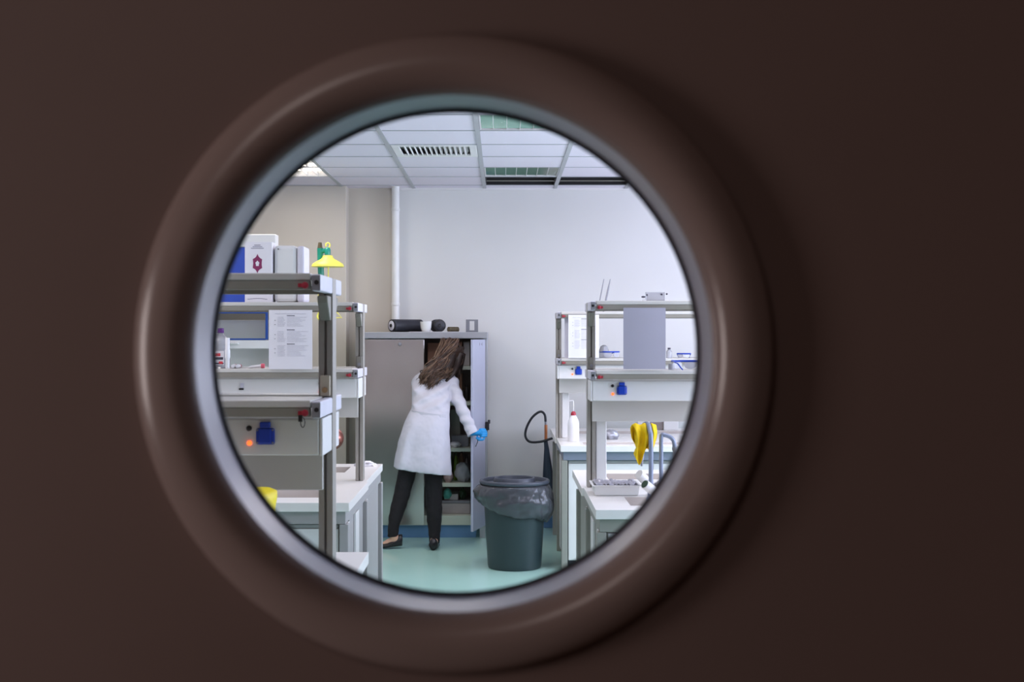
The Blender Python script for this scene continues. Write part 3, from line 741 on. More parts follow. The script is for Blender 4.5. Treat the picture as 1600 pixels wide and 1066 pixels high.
Ds = 10.3
sxp, shx = X(502, Ds), X(513.5, Ds)
sw = thing('safety_shower', (sxp, Ds, 0), 'green emergency shower pipe with yellow shower head above the left racks', 'safety shower')
MB().cyl((sxp, Ds, Z(445, Ds)), (sxp - .008, Ds, Z(388, Ds)), .024, seg=20).build('pipe', M['green'], sw, smooth=True)
MB().cyl((sxp - .0, Ds, .0), (sxp, Ds, Z(445, Ds)), .020, seg=20).build('lower_pipe', M['black'], sw, smooth=True)
MB().lathe((sxp, Ds, 0), [(.09, 0), (.09, .008), (.03, .03)], seg=24).build('foot_flange', M['green'], sw, smooth=True)
MB().cyl((sxp - .010, Ds, Z(388, Ds)), (sxp - .010, Ds, Z(379, Ds)), .02, .013, seg=16).build('end_plug', M['olive'], sw, smooth=True)
MB().tube(bez([(sxp - .005, Ds, Z(394, Ds)), (sxp + .03, Ds - .02, Z(392, Ds)), (shx, Ds - .05, Z(391, Ds))], 5), .017, 14).build('arm', M['green'], sw, smooth='all')
MB().lathe((shx - .002, Ds - .05, Z(398, Ds)), [(.022, -.005), (.024, .01), (.024, .035), (.015, .05), (.004, .055)], seg=20).build('elbow', M['green'], sw, smooth=True)
zh = Z(418, Ds); rr = .123
MB().lathe((shx, Ds - .05, zh), [(rr * .9, .0), (rr, .002), (rr * 1.0, .012), (rr * .93, .026), (rr * .72, .042), (rr * .42, .062), (rr * .33, .075), (rr * .30, .088), (rr * .1, .09)], seg=40).build('shower_head', M['yellow'], sw, smooth=True)
MB().tube([Vector((shx, Ds - .05, Z(384, Ds) + 0)) + Vector((.016 * math.cos(a), 0, .018 * math.sin(a))) for a in [R(-80) + 2 * math.pi * k / 22 * .82 for k in range(23)]], .0055, 8).build('pull_hook', M['yellow'], sw, smooth='all')
MB().cyl((shx + .004, Ds - .05, zh), (shx + .004, Ds - .05, Z(497, Ds - .05)), .0045, seg=10).build('pull_rod', M['yellow'], sw)
tri = [P(523.5, 485, Ds - .05), P(534, 496.5, Ds - .05), P(514, 497, Ds - .05), P(523.5, 485, Ds - .05)]
MB().tube(tri, .006, 8).build('pull_handle', M['yellow'], sw)
MB().tube(bez([P(502, 449, Ds - .02), P(499, 452, Ds - .04), P(497.5, 456, Ds - .06), P(498.5, 466, Ds - .06), P(496.5, 480, Ds - .06), P(498.6, 487, Ds - .06), P(496, 495, Ds - .06), P(499, 500, Ds - .06)], 6), .0075, 8).build('chain', M['yellow'], sw, smooth='all')
ew = Vector((X(520.5, Ds), Ds - .08, Z(684, Ds)))
MB().ell(ew, (.092, .09, .09), seg=28).build('eyewash_bowl', M['copper'], sw, smooth='all')
MB().tube([(sxp, Ds, ew.z - .05), (ew.x - .05, ew.y + .03, ew.z - .05)], .014, 10).build('eyewash_arm', M['black'], sw, smooth=True)

zu = ZU + .0005; Dl = 6.93
bx_ = thing('magazine_file', (X(404, Dl), Dl + .06, zu), 'white box with a purple six-pointed emblem on the upper rack shelf', 'box')
xx0, xx1 = X(382.5, Dl), X(425, Dl); zz1 = Z(378, Dl)
box('body', M['paper'], bx_, xx0, xx1, Dl, Dl + .11, zu, zz1, .002)
ec = Vector(((xx0 + xx1) / 2 - .005, Dl - .0008, Z(412, Dl)))
poly = []
for k in range(24):
    a = R(90) + 2 * math.pi * k / 24
    q = (1.0, .76, .72, .78)[k % 4] * .046
    if k % 4 == 0 and k % 24 in (4, 8, 16, 20): q *= .92
    poly.append(Vector((ec.x + q * math.cos(a) * .66, ec.y, ec.z + q * math.sin(a) * 1.08)))
em = MB().prism(poly, (0, .0006, 0)).build('emblem', M['purple'], bx_)
MB().ell((ec.x, ec.y - .0004, ec.z), (.0095, .0005, .0135), seg=14, fn=lambda v: 1 + .18 * math.sin(5 * math.atan2(v.z, v.x))).build('emblem_centre', M['paper'], em)
pt = MB()
for i, (du, dv, wd) in enumerate(((0, 383, 10), (0, 385.5, 15), (0, 388, 20))):
    pt.box(ec.x - wd / 2 * Dl / F, ec.x + wd / 2 * Dl / F, Dl - .0008, Dl, Z(dv + .7, Dl), Z(dv - .5, Dl))
for i in range(8):
    a = (i - 3.5) / 3.5
    pt.box(ec.x + a * .045 - .006, ec.x + a * .045 + .006, Dl - .0008, Dl, Z(467 + a * a * 1.2, Dl), Z(466 + a * a * 1.2, Dl))
pt.build('printed_lines', M['print'], bx_)
cn = thing('storage_container', (X(450, Dl), Dl + .1, zu), 'pale upright container right of the emblem box on the rack', 'container')
MB().box(X(427, Dl), X(463, Dl), Dl + .02, Dl + .2, zu, Z(383, Dl)).build('body', M['palew'], cn, bevel=.02)
MB().box(X(463.3, Dl), X(475, Dl), Dl + .015, Dl + .2, zu, Z(384, Dl)).build('door', M['plate'], cn, bevel=.012)
MB().cyl((X(434, Dl), Dl + .012, Z(389, Dl)), (X(434, Dl), Dl + .02, Z(389, Dl)), .003, seg=8).build('latch', M['dark'], cn)

def sheet(name, label, u0, u1, v0, v1, d, texted=True, m='paper', cols=None):
    o = thing(name, P((u0 + u1) / 2, v1, d), label, 'paper')
    x0, x1 = X(u0, d), X(u1, d); z0, z1 = Z(v1, d), Z(v0, d)
    n = 8; rings = []
    a = [Vector((x0 + (x1 - x0) * i / n, d - .004 * math.sin(math.pi * i / n), 0)) for i in range(n + 1)]
    mb = MB(); A = [[mb.bm.verts.new((p.x, p.y + k * .0012, z)) for p in a] for z in (z0, z1) for k in (0, 1)]
    for i in range(n):
        mb._face((A[0][i], A[0][i + 1], A[2][i + 1], A[2][i])); mb._face((A[1][i], A[3][i], A[3][i + 1], A[1][i + 1]))
        mb._face((A[2][i], A[2][i + 1], A[3][i + 1], A[3][i])); mb._face((A[0][i], A[1][i], A[1][i + 1], A[0][i + 1]))
    mb._face((A[0][0], A[2][0], A[3][0], A[1][0])); mb._face((A[0][n], A[1][n], A[3][n], A[2][n]))
    mb.build('sheet', M[m], o, smooth=True)
    if texted:
        rnd = random.Random(int(u0)); W, H = x1 - x0, z1 - z0
        def surf(fx): return d - .004 * math.sin(math.pi * fx) - .0008
        g1, g2 = MB(), MB()
        def ln(mb, fa, fb, fz, th):
            st = 5
            for k in range(st):
                f0, f1 = fa + (fb - fa) * k / st, fa + (fb - fa) * (k + .93) / st
                y = min(surf(f0), surf(f1)); mb.box(x0 + W * f0, x0 + W * f1, y, y + .0006, z1 - H * fz, z1 - H * fz + th)
        for b0, rows in ((.09, 7), (.33, 8), (.57, 8)):
            ln(g2, .42, .60, b0 + .012, .0035)
            for r_ in range(rows):
                z = b0 + .035 + r_ * .0245
                ln(g1, .20, .20 + rnd.uniform(.14, .19), z, .0011)
                ln(g1, .42, rnd.uniform(.70, .93), z, .0009)
            ln(g2, .13, .16, b0 + .09, .002); ln(g2, .13, .16, b0 + .16, .002)
        ln(g1, .14, .86, .065, .001)
        g1.build('printed_lines', M['print'], o); g2.build('printed_headings', M['printd'], o)
    return o
sheet('printed_sheet', 'white sheet with a printed table hung on the left rack', 420, 488, 484.5, 577, 6.862)
sheet('printed_sheet', 'white printed sheet on the far right rack, partly behind a post', 888, 936, 492, 559.5, 9.80)
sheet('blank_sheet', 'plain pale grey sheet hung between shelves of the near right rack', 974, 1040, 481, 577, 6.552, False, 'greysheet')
o = box('card_strip', M['plate'], None, X(882, 9.86), X(889, 9.86), 9.855, 9.862, ZL + .0005, Z(491, 9.86), 0); tag(o, 'narrow lilac card strip left of the printed sheet on the far right rack', 'card')

zl = ZL + .0005; Db = 6.96
# detergent bottle with label
bt = Vector((X(345, Db), Db, zl))
o = thing('detergent_bottle', bt, 'clear bottle with purple cap and red label on the left rack', 'bottle')
def sq(j, a, r, h): return r * (1 if abs(math.cos(a)) < .7 else 1.12), h
MB().lathe(bt, [(.036, 0), (.043, .006), (.044, .075), (.040, .10), (.043, .125), (.040, .145), (.022, .168), (.013, .178), (.012, .186)], seg=28, fn=sq).build('body', M['clear'], o, smooth=True)
MB().lathe(bt, [(.0155, .183), (.017, .185), (.016, .206), (.013, .208)], seg=20).build('cap', M['violet'], o, smooth=True)
lb = MB().box(bt.x - .032, bt.x + .026, bt.y - .0475, bt.y - .046, zl + .018, zl + .09, 0)
lb.box(bt.x - .03, bt.x + .022, bt.y - .0485, bt.y - .0476, zl + .045, zl + .058, 1).box(bt.x - .03, bt.x + .024, bt.y - .0485, bt.y - .0476, zl + .022, zl + .03, 1).box(bt.x + .0, bt.x + .02, bt.y - .0492, bt.y - .0486, zl + .024, zl + .036, 2).box(bt.x - .018, bt.x + .008, bt.y - .0485, bt.y - .0476, zl + .063, zl + .078, 2)
lb.build('paper_label', [M['paper'], M['printd'], mat('red print', (214, 60, 70), .6)], o)
tu = Vector((X(355.5, 6.885), 6.885, zl))
o = MB().lathe(tu, [(.009, 0), (.0105, .004), (.0105, .05), (.0135, .056), (.0135, .095), (.0115, .10), (.0115, .155), (.009, .158)], seg=20).build('plastic_tube', M['milky'], None, smooth=True)
tag(o, 'white upright plastic tube beside the purple-capped bottle', 'tube')
for i, (u, lbl) in enumerate(((365.5, 'small red-capped vial lying beside the white upright tube, left one'), (372, 'small red-capped vial lying beside the white upright tube, right one'))):
    o = thing('vial', P(u, 575, 6.97), lbl, 'vial', 'pair of red-capped vials lying on the rack shelf')
    c = Vector((X(u, 6.95), 6.95, zl + .0105))
    MB().tube([c + Vector((0, -.03, 0)), c + Vector((0, -.026, 0)), c + Vector((0, .03, 0))], [.006, .0098, .0098], 14).build('body', M['milky'], o, smooth=True)
    MB().tube([c + Vector((0, .031, 0)), c + Vector((0, .045, 0))], .0108, 14).build('cap', M['red'], o, smooth=True)
o = thing('squeeze_tube', P(400, 575, 6.97), 'white tapered tube with pink cap lying on the left rack shelf', 'tube')
MB().tube([P(388, 574.5, 6.97) + Vector((0, 0, .0)), P(392, 573.5, 6.97), P(408, 572, 6.97)], [.003, .008, .011], 14, ry=.85).build('body', M['milky'], o, smooth=True)
MB().tube([P(408.2, 572, 6.97), P(413.5, 571.8, 6.97)], [.0125, .0115], 14).build('cap', M['pink'], o, smooth=True)

def yellow_cloth(name, label, pts_top, drop, w, seed, parent=None):
    """cloth folded over a tap: a strip hanging both sides, thickened"""
    rnd = random.Random(seed); mb = MB(); nu, nv = 22, 26
    c = Vector(pts_top); V = []
    for i in range(nu + 1):
        fu = i / nu - .5; row = []
        for j in range(nv + 1):
            fv = j / nv; a = (fv - .5) * 2                   # -1 front hem, 0 ridge, 1 back hem
            dl_ = drop[0] if a < 0 else drop[1]
            hang = (abs(a) ** 1.15) * dl_ * (1 + .25 * math.sin(fu * 7 + seed) * abs(a))
            n = mnoise.noise(Vector((fu * 4 + seed, a * 2.2, seed)))
            y = c.y + (.022 + .012 * abs(a)) * (1 if a > 0 else -1) * min(1, abs(a) * 5) + .018 * math.sin(fu * 16 + a * 2) * min(1, abs(a) * 2) + .012 * n
            x = c.x + fu * w * (1 - .30 * abs(a)) + .012 * math.sin(a * 4 + seed) + .012 * n
            z = c.z - hang - .010 * abs(math.sin(fu * 9)) 
            row.append(mb.bm.verts.new((x, y, z)))
        V.append(row)
    for i in range(nu):
        for j in range(nv): mb._face((V[i][j], V[i + 1][j], V[i + 1][j + 1], V[i][j + 1]))
    def sol(o):
        s = o.modifiers.new('s', 'SOLIDIFY'); s.thickness = .004; q = o.modifiers.new('ss', 'SUBSURF'); q.levels = 1; q.render_levels = 1
    return tag(mb.build(name, M['ycloth'], None, smooth='all', mods=[sol]), label, 'cloth', 'yellow rubber cloths over taps')

def gooseneck(name, label, base_pt, top_z, reach, outlet_drop, r=.011, group='grey bench taps'):
    b = Vector(base_pt); o = thing(name, b, label, 'tap', group)
    rv = Vector(reach); L = rv.length
    MB().lathe(b, [(.022, 0), (.022, .012), (.016, .02), (.016, .06), (.0125, .075)], seg=20).build('base', M['tap'], o, smooth=True)
    pts = [b + Vector((0, 0, .06)), Vector((b.x, b.y, top_z - .07)), Vector((b.x, b.y, top_z - .03)) + rv * .08, Vector((b.x, b.y, top_z)) + rv * .3, Vector((b.x, b.y, top_z - .004)) + rv * .7, Vector((b.x, b.y, top_z - .03)) + rv * .96, Vector((b.x, b.y, top_z - .06)) + rv, Vector((b.x, b.y, top_z - outlet_drop)) + rv]
    MB().tube(bez(pts, 8), r, 14).build('spout', M['tap'], o, smooth='all')
    e = Vector((b.x, b.y, top_z - outlet_drop)) + rv
    MB().lathe(e, [(.012, .004), (.013, 0), (.010, -.03), (.006, -.05), (.005, -.07)], seg=14).build('nozzle', M['zinc'], o, smooth=True)
    return o
# right near taps
Dt = 6.28
t1 = gooseneck('bench_tap', 'grey gooseneck tap draped with the yellow cloth', (X(1017, Dt), Dt, WT + .001), Z(665, Dt), (-.022, .20, 0), .14)
Dt2 = 6.32
bpt = Vector((X(1033, Dt2), Dt2, WT + .001)); o = thing('bench_tap', bpt, 'grey tap right of the yellow cloth, its spout bent to the right', 'tap', 'grey bench taps')
MB().lathe(bpt, [(.022, 0), (.022, .012), (.016, .02), (.016, .06), (.0125, .075)], seg=20).build('base', M['tap'], o, smooth=True)
q = lambda u, v: P(u, v, Dt2)
MB().tube(bez([bpt + Vector((0, 0, .06)), q(1033, 710), q(1033, 690), q(1033.6, 681)], 6) + bez([q(1035, 678.8), q(1045, 682), q(1050, 685.5), q(1053, 691), q(1054, 700)], 6), .0098, 14).build('spout', M['tap'], o, smooth='all')
MB().tube([q(1054, 699), q(1054.2, 703), q(1054, 706), q(1053, 722)], [.0125, .0125, .008, .0065], 14).build('nozzle', M['zinc'], o, smooth=True)
yellow_cloth('yellow_cloth', 'bright yellow cloth hung over a grey tap on the right bench', (X(1006, Dt + .06), Dt + .06, Z(661, Dt + .06) + .004), (.155, .12), .115, 3)
# left: yellow cloth over a tap on the nearest bench
Dy = 3.45
gooseneck('bench_tap', 'grey tap under the yellow cover on the nearest left bench', (X(405, Dy), Dy + .02, WT + .001), Z(771, Dy), (-.02, -.12, 0), .1)
cv = MB(); V = []
def yrow(i, j):
    a = 2 * math.pi * i / 40; f = j / 14
    w = .052 * (1 - .35 * f ** 1.5) ; dth = .045
    sx_ = abs(math.cos(a)) ** .6 * (1 if math.cos(a) > 0 else -1); sy_ = abs(math.sin(a)) ** .7 * (1 if math.sin(a) > 0 else -1)
    cap = min(1, (f + .001) * 7) ** .4
    n = (1 - .22 * (1 - f) ** 4 * abs(math.cos(a)) ** 3) + .05 * mnoise.noise(Vector((math.cos(a) * 2, math.sin(a) * 2, f * 3)))
    return Vector((X(404, Dy) + sx_ * w * cap * n, Dy + .02 - .055 + sy_ * (dth + .05) * cap * n, Z(759.5, Dy) - f * .095 * (1 + .15 * math.cos(a))))
cv.rings([[yrow(i, j) for i in range(40)] for j in range(15)], cap=True)
o = cv.build('yellow_cover', mat('yellow rubber', (250, 226, 8), .5, var=.03), None, smooth='all'); tag(o, 'smooth yellow rubber cover at lower left, in front of the second bench', 'cover')

# tray with crumpled film
Dtr = 6.5
tr = thing('plastic_tray', (X(962, Dtr), Dtr + .06, WT), 'white plastic tray holding crumpled film on the right bench', 'tray')
tx0, tx1 = X(929, Dtr), X(996, Dtr); ty0, ty1 = 6.46, 6.66; th = .048
r4 = lambda e, z: [Vector((tx0 - e, ty0 - e, z)), Vector((tx1 + e, ty0 - e, z)), Vector((tx1 + e, ty1 + e, z)), Vector((tx0 - e, ty1 + e, z))]
m = MB().rings([r4(-.006, WT + .0005), r4(0, WT + .004), r4(.006, WT + th), r4(.016, WT + th), r4(.016, WT + th + .004), r4(.004, WT + th + .004), r4(-.005, WT + .006)], cap=True)
m.build('body', M['palew'], tr, bevel=.002)
mb = MB(); V = []
for i in range(25):
    V.append([mb.bm.verts.new((tx0 + .004 + (tx1 - tx0 - .008) * i / 24, ty0 + .004 + (ty1 - ty0 - .008) * j / 14, WT + th + .002 + .022 * abs(mnoise.noise(Vector((i * .5, j * .6, 2)))))) for j in range(15)])
for i in range(24):
    for j in range(14): mb._face((V[i][j], V[i + 1][j], V[i + 1][j + 1], V[i][j + 1]))
mb.build('crumpled_film', mat('silvery film', (176, 176, 188), .3, metal=.3), tr, smooth='all', mods=[lambda o: setattr(o.modifiers.new('s', 'SOLIDIFY'), 'thickness', .002)])
# fittings lying by the taps
o = thing('pipe_fitting', P(1012, 760, 6.3), 'white cylinder with a green end cap lying by the taps', 'fitting', 'white fittings by the taps')
a, b = Vector((X(1007.5, 6.2), 6.2, WT + .086)), Vector((X(1025, 6.24), 6.235, WT + .04))
MB().tube([a, b], [.0225, .0215], 20).build('body', M['palew'], o, smooth=True)
dd = (a - b).normalized(); MB().tube([a + dd * .0005, a + dd * .005], [.019, .017], 20).build('end_cap', M['greend'], o, smooth=True)
o = thing('pipe_fitting', P(1000, 745, 6.5), 'white angled cylinder leaning behind the green-capped one', 'fitting', 'white fittings by the taps')
a, b = Vector((X(996, 6.5), 6.44, WT + .108)), Vector((X(1022, 6.5), 6.5, WT + .03))
MB().tube([a, b], [.023, .023], 20).build('body', M['palew'], o, smooth=True)
lump('crumpled_bag', 'translucent crumpled bag at the foot of the grey taps', 'bag', Vector((X(1040, 6.45), 6.45, WT + .045)), (.05, .04, .046), M['clear'], 4, .3)

# far bench things
Dw = 9.75
wb = Vector((X(896, Dw), Dw, WT + .0005))
o = thing('wash_bottle', wb, 'white wash bottle with red cap and thin spout on the far bench', 'bottle')
MB().lathe(wb, [(.038, 0), (.042, .006), (.042, .115), (.038, .15), (.022, .18), (.016, .19)], seg=28).build('body', M['milky'], o, smooth=True)
MB().lathe(wb, [(.017, .188), (.019, .19), (.018, .205), (.013, .214), (.006, .218)], seg=20).build('cap', M['red'], o, smooth=True)
MB().tube(bez([wb + Vector((0, 0, .215)), wb + Vector((0, 0, .28)), wb + Vector((-.005, 0, .295)), wb + Vector((-.03, 0, .292))], 5), .003, 8).build('spout', M['milky'], o, smooth='all')
lump('crumpled_foil', 'grey crumpled foil lying on the far right worktop', 'foil', Vector((X(955, 9.95), 9.95, WT + .035)), (.055, .05, .036), mat('grey foil', (170, 172, 182), .35, metal=.4), 6, .28)
lump('tissue_wad', 'white crumpled tissue on the left worktop behind the rack post', 'tissue', Vector((X(572, 7.95), 7.93, WT + .013)), (.05, .04, .0135), M['paper'], 12, .7)
Dx = 10.5
o = thing('equipment_box', P(1035, 690, Dx), 'grey-brown box with white frame on the far right worktop', 'box')
x0_, x1_ = X(1024, Dx), X(1046, Dx)
box('face', mat('grey brown panel', (150, 140, 138), .5), o, x0_, x1_, 10.9, 10.95, WT + .001, Z(660, 10.9)); 
m = MB().box(x1_ + .001, x1_ + .12, 10.88, 11.05, WT + .001, Z(658, 10.9)).box(x0_ - .1, x0_ - .001, 10.88, 11.05, WT + .001, Z(658, 10.9)); m.build('housing', M['white'], o, bevel=.004)

# safety glasses
def glasses(label, c, rz, lens=M['clear'], sc=1.0, arms=1):
    c = Vector(c); o = thing('safety_glasses', c, label, 'glasses', 'blue-framed safety glasses on the right racks')
    rot = Matrix.Rotation(rz, 3, 'Z')
    def W(x, y, z): return c + rot @ Vector((x * sc, y * sc, z * sc))
    MB().tube([W(x, -.025 * (1 - (x / .07) ** 2), .045) for x in [-.07 + .14 * k / 14 for k in range(15)]], .0055, 8).build('brow_bar', M['blue'], o, smooth='all')
    for s in (-1, 1):
        MB().tube([W(s * .07, 0, .045), W(s * .072, .05, .042), W(s * .068, .10, .034), W(s * .06, .13, .012), W(s * .055, .14, .004)], .0032, 8).build('temple', M['blue'], o, smooth='all')
        rings = [[W(s * (.035 + .030 * math.cos(a)), -.025 * (1 - ((s * (.035 + .030 * math.cos(a))) / .07) ** 2) + e, .024 + .021 * math.sin(a)) for a in [2 * math.pi * k / 20 for k in range(20)]] for e in (-.001, .001)]
        MB().rings(rings).build('lens', lens, o, smooth=True)
    return o
zf = ZL + .001
glasses('blue-framed glasses on the far right rack, left of the hanging grey sheet', (X(955, 9.88), 9.90, zf), R(25), sc=1.0)
glasses('blue-framed glasses on the far right rack, right of the hanging grey sheet', (X(1069, 9.88), 9.90, zf), R(-8), sc=.7)
glasses('large blue safety glasses on the near rack shelf at the right edge', (X(1068, 6.68), 6.64, zf), R(190), sc=.95)
gc = Vector((X(944, 9.95), 9.97, zf))
o = MB().lathe(gc, [(.034, 0), (.036, .004), (.036, .055), (.026, .085), (.010, .094), (.001, .095)], seg=28).build('clear_dome', M['clear'], None, smooth=True); tag(o, 'clear plastic dome beside the blue glasses on the far right rack', 'container')
bottle('dropper_bottle', 'tiny clear dropper bottle with dark tip, right of the grey sheet', X(1045.5, 9.9), 9.9, zf, .075, .022, M['clear'], M['printd'], 'bottle')
o = MB().lathe((X(1049, 6.63), 6.63, zf), [(.014, 0), (.015, .002), (.015, .03), (.013, .03), (.012, .004), (.001, .004)], seg=18).build('beaker', M['clear'], None, smooth=True); tag(o, 'small clear beaker left of the large blue glasses', 'beaker')
# on top of the near right rack: clear holders with dark clips
zq = ZU + .0005
o = thing('clear_holder', (X(1025, 6.66), 6.66, zq), 'clear plastic holder with dark clips on top of the near right rack', 'holder')
box('body', M['clear'], o, X(1009, 6.66), X(1039, 6.66), 6.65, 6.69, zq, Z(456.5, 6.66), .003)
c1 = MB(); 
for (u, v, w_) in ((1005.5, 464, 3.5), (1011, 461, 1.6), (1034, 460, 1.8), (1042, 459.5, 1.5)):
    c1.ell((X(u, 6.64), 6.645, Z(v, 6.64)), (w_ * .0032, .004, .0048), seg=10)
c1.build('clip', M['printd'], o, smooth=True)
box('support', M['milky'], o, X(1004, 6.66), X(1044, 6.66), 6.652, 6.688, zq, zq + .006, .001)
for i, (ua, ub, lbl) in enumerate(((934, 943.5, 'thin grey rod leaning above the right racks, left one'), (943, 953.5, 'thin grey rod leaning above the right racks, right one'))):
    a, b = P(ua, 484, 9.9), P(ub, 436.5, 10.02); a.z = ZU + .005
    o = MB().tube([a, a.lerp(b, .7), b], [.005 + .002 * i, .004 + .003 * i, .003], 10).build('glass_rod', M['greyp'], None, smooth=True); tag(o, lbl, 'rod', 'thin rods on the far right rack')

# ------------------------------------------------------------------ the person
pr = thing('person', (X(655, 10.35), 10.35, 0), 'person in white lab coat and black trousers bending at the steel cabinet', 'person')
hip = Vector((X(666, 10.40), 10.40, 0))
def remesh(vs, sm=3, disp=0, size=.1, tex=None, shade=True):
    def f(o):
        r = o.modifiers.new('remesh', 'REMESH'); r.mode = 'VOXEL'; r.voxel_size = vs; r.use_smooth_shade = True
        s = o.modifiers.new('smooth', 'SMOOTH'); s.iterations = sm; s.factor = .6
        if disp:
            t = bpy.data.textures.new('folds', 'CLOUDS'); t.noise_scale = size; t.noise_depth = 2
            d = o.modifiers.new('folds', 'DISPLACE'); d.texture = t; d.strength = disp; d.mid_level = .5; d.texture_coords = 'LOCAL'
    return f
sk = lambda u, v, d: P(u, v, d)
S_R, E_R, W_R = sk(705, 599, 10.62), sk(722.5, 641, 10.50), sk(739, 678, 10.44)
S_L, E_L, W_L = sk(655, 599, 10.66), sk(673, 633, 10.77), sk(682, 645, 10.92)
HIPL, KNL, ANL = sk(651, 690, 10.42), sk(629, 778, 10.38), sk(613.5, 836, 10.30)
HIPR, KNR, ANR = sk(682, 690, 10.42), sk(678, 785, 10.38), sk(678.5, 846, 10.33)
HEAD = sk(705, 556, 10.76); NECK0 = sk(688, 584, 10.66)
# skin body: torso, neck, head, limbs, hands and feet as one surface
b = MB()
def lob(pts, rad, n=8, seg=14, ry=None): b.tube(bez(pts, n), rbez(rad, n), seg, True, ry=ry)
lob([sk(668, 700, 10.44), sk(671, 660, 10.46), sk(676, 630, 10.52), sk(681, 604, 10.62), sk(686, 592, 10.66)], [.085, .085, .07, .065, .055])
lob([S_L, E_L, W_L], [.036, .032, .024]); lob([S_R, E_R, W_R], [.036, .032, .024])
lob([sk(654, 690, 10.43), sk(643, 715, 10.425), sk(635, 742, 10.41), sk(627, 775, 10.385), sk(620, 800, 10.35), sk(615, 822, 10.32), ANL], [.055, .055, .048, .042, .038, .03, .028])
lob([sk(682, 690, 10.43), sk(679.5, 715, 10.42), sk(677.7, 742, 10.405), sk(677.6, 775, 10.39), sk(678.5, 805, 10.365), sk(678.8, 830, 10.345), ANR], [.055, .055, .048, .044, .040, .032, .028])
b.tube([NECK0, sk(696, 571, 10.70)], [.05, .046], 16)
face = Vector((.45, .80, -.38)).normalized()       # looking into the cabinet, down and to the right
upv = (Vector((0, 0, 1)) - face * face.z).normalized(); rtv = face.cross(upv)
hm = Matrix((rtv, face, upv)).transposed()
b.ell(HEAD, (.072, .092, .108), rot=hm, seg=28)
b.ell(HEAD + hm @ Vector((0, .045, -.065)), (.048, .045, .045), rot=hm)              # jaw
b.tube([HEAD + hm @ Vector((0, .085, .012)), HEAD + hm @ Vector((0, .104, -.020)), HEAD + hm @ Vector((0, .086, -.030))], [.007, .013, .009], 10)   # nose
for s in (-1, 1):
    b.ell(HEAD + hm @ Vector((s * .074, -.005, -.012)), (.009, .018, .028), rot=hm)   # ears
    b.ell(HEAD + hm @ Vector((s * .03, .080, .012)), (.016, .010, .011), rot=hm)      # eyes sockets filled
b.ell(HEAD + hm @ Vector((0, .086, -.050)), (.024, .010, .008), rot=hm)               # lips
fdL = Vector((-.96, .28, -.10)).normalized(); fdR = Vector((.05, 1, 0)).normalized()
heelL, toeL = sk(619, 846, 10.32), sk(593, 856, 10.32)
toeL.z = .022; heelL.z = .055
lob([ANL + Vector((0, 0, .02)), ANL.lerp(heelL, .7), heelL + (toeL - heelL) * .35 + Vector((0, 0, .012)), toeL], [.031, .032, .027, .012])
heelR = Vector((X(677.5, 10.27), 10.27, .035)); toeR = Vector((X(679, 10.48), 10.48, .018))
lob([ANR + Vector((0, 0, .02)), ANR.lerp(heelR, .6), heelR + Vector((0, .06, .012)), toeR], [.032, .032, .028, .014])
body = b.build('body', M['skin'], pr, mods=[remesh(.0065, 3)])

# gloves with five fingers each
def hand(W, dirv, palmn, curl, label_parent, spread=.0):
    d = dirv.normalized(); n = (palmn - d * palmn.dot(d)).normalized(); sd = d.cross(n)
    g = MB()
    g.tube([W - d * .03, W, W + d * .02, W + d * .05, W + d * .075], [.024, .026, .032, .038, .034], 16, ry=.55)
    for k, (off, L) in enumerate(((-.027, .062), (-.009, .072), (.009, .068), (.026, .054))):
        p0 = W + d * .068 + sd * off
        a1, a2, a3 = curl, curl * 1.9, curl * 2.6
        def dr(a): return d * math.cos(a) + n * math.sin(a)
        p1 = p0 + dr(a1) * L * .45; p2 = p1 + dr(a2) * L * .32; p3 = p2 + dr(a3) * L * .25
        g.tube([p0 - d * .015, p0, p1, p2, p3], [.0095, .0095, .009, .008, .006], 10)
    t0 = W + d * .025 - sd * .03
    g.tube([t0, t0 - sd * .022 + d * .022, t0 - sd * .024 + d * .045 + n * .012, t0 - sd * .012 + d * .062 + n * .022], [.013, .0115, .010, .0075], 10)
    return g
hd_ = sk(752, 677, 10.405) - W_R
hand(W_R, Vector((.085, -.02, .012)), Vector((.35, 1, -.15)), R(38), pr).build('glove', M['glove'], pr, mods=[remesh(.004, 2)])
hand(W_L, sk(684, 654, 11.0) - W_L, Vector((.3, .2, -1)), R(30), pr).build('glove', M['glove'], pr, mods=[remesh(.004, 2)])

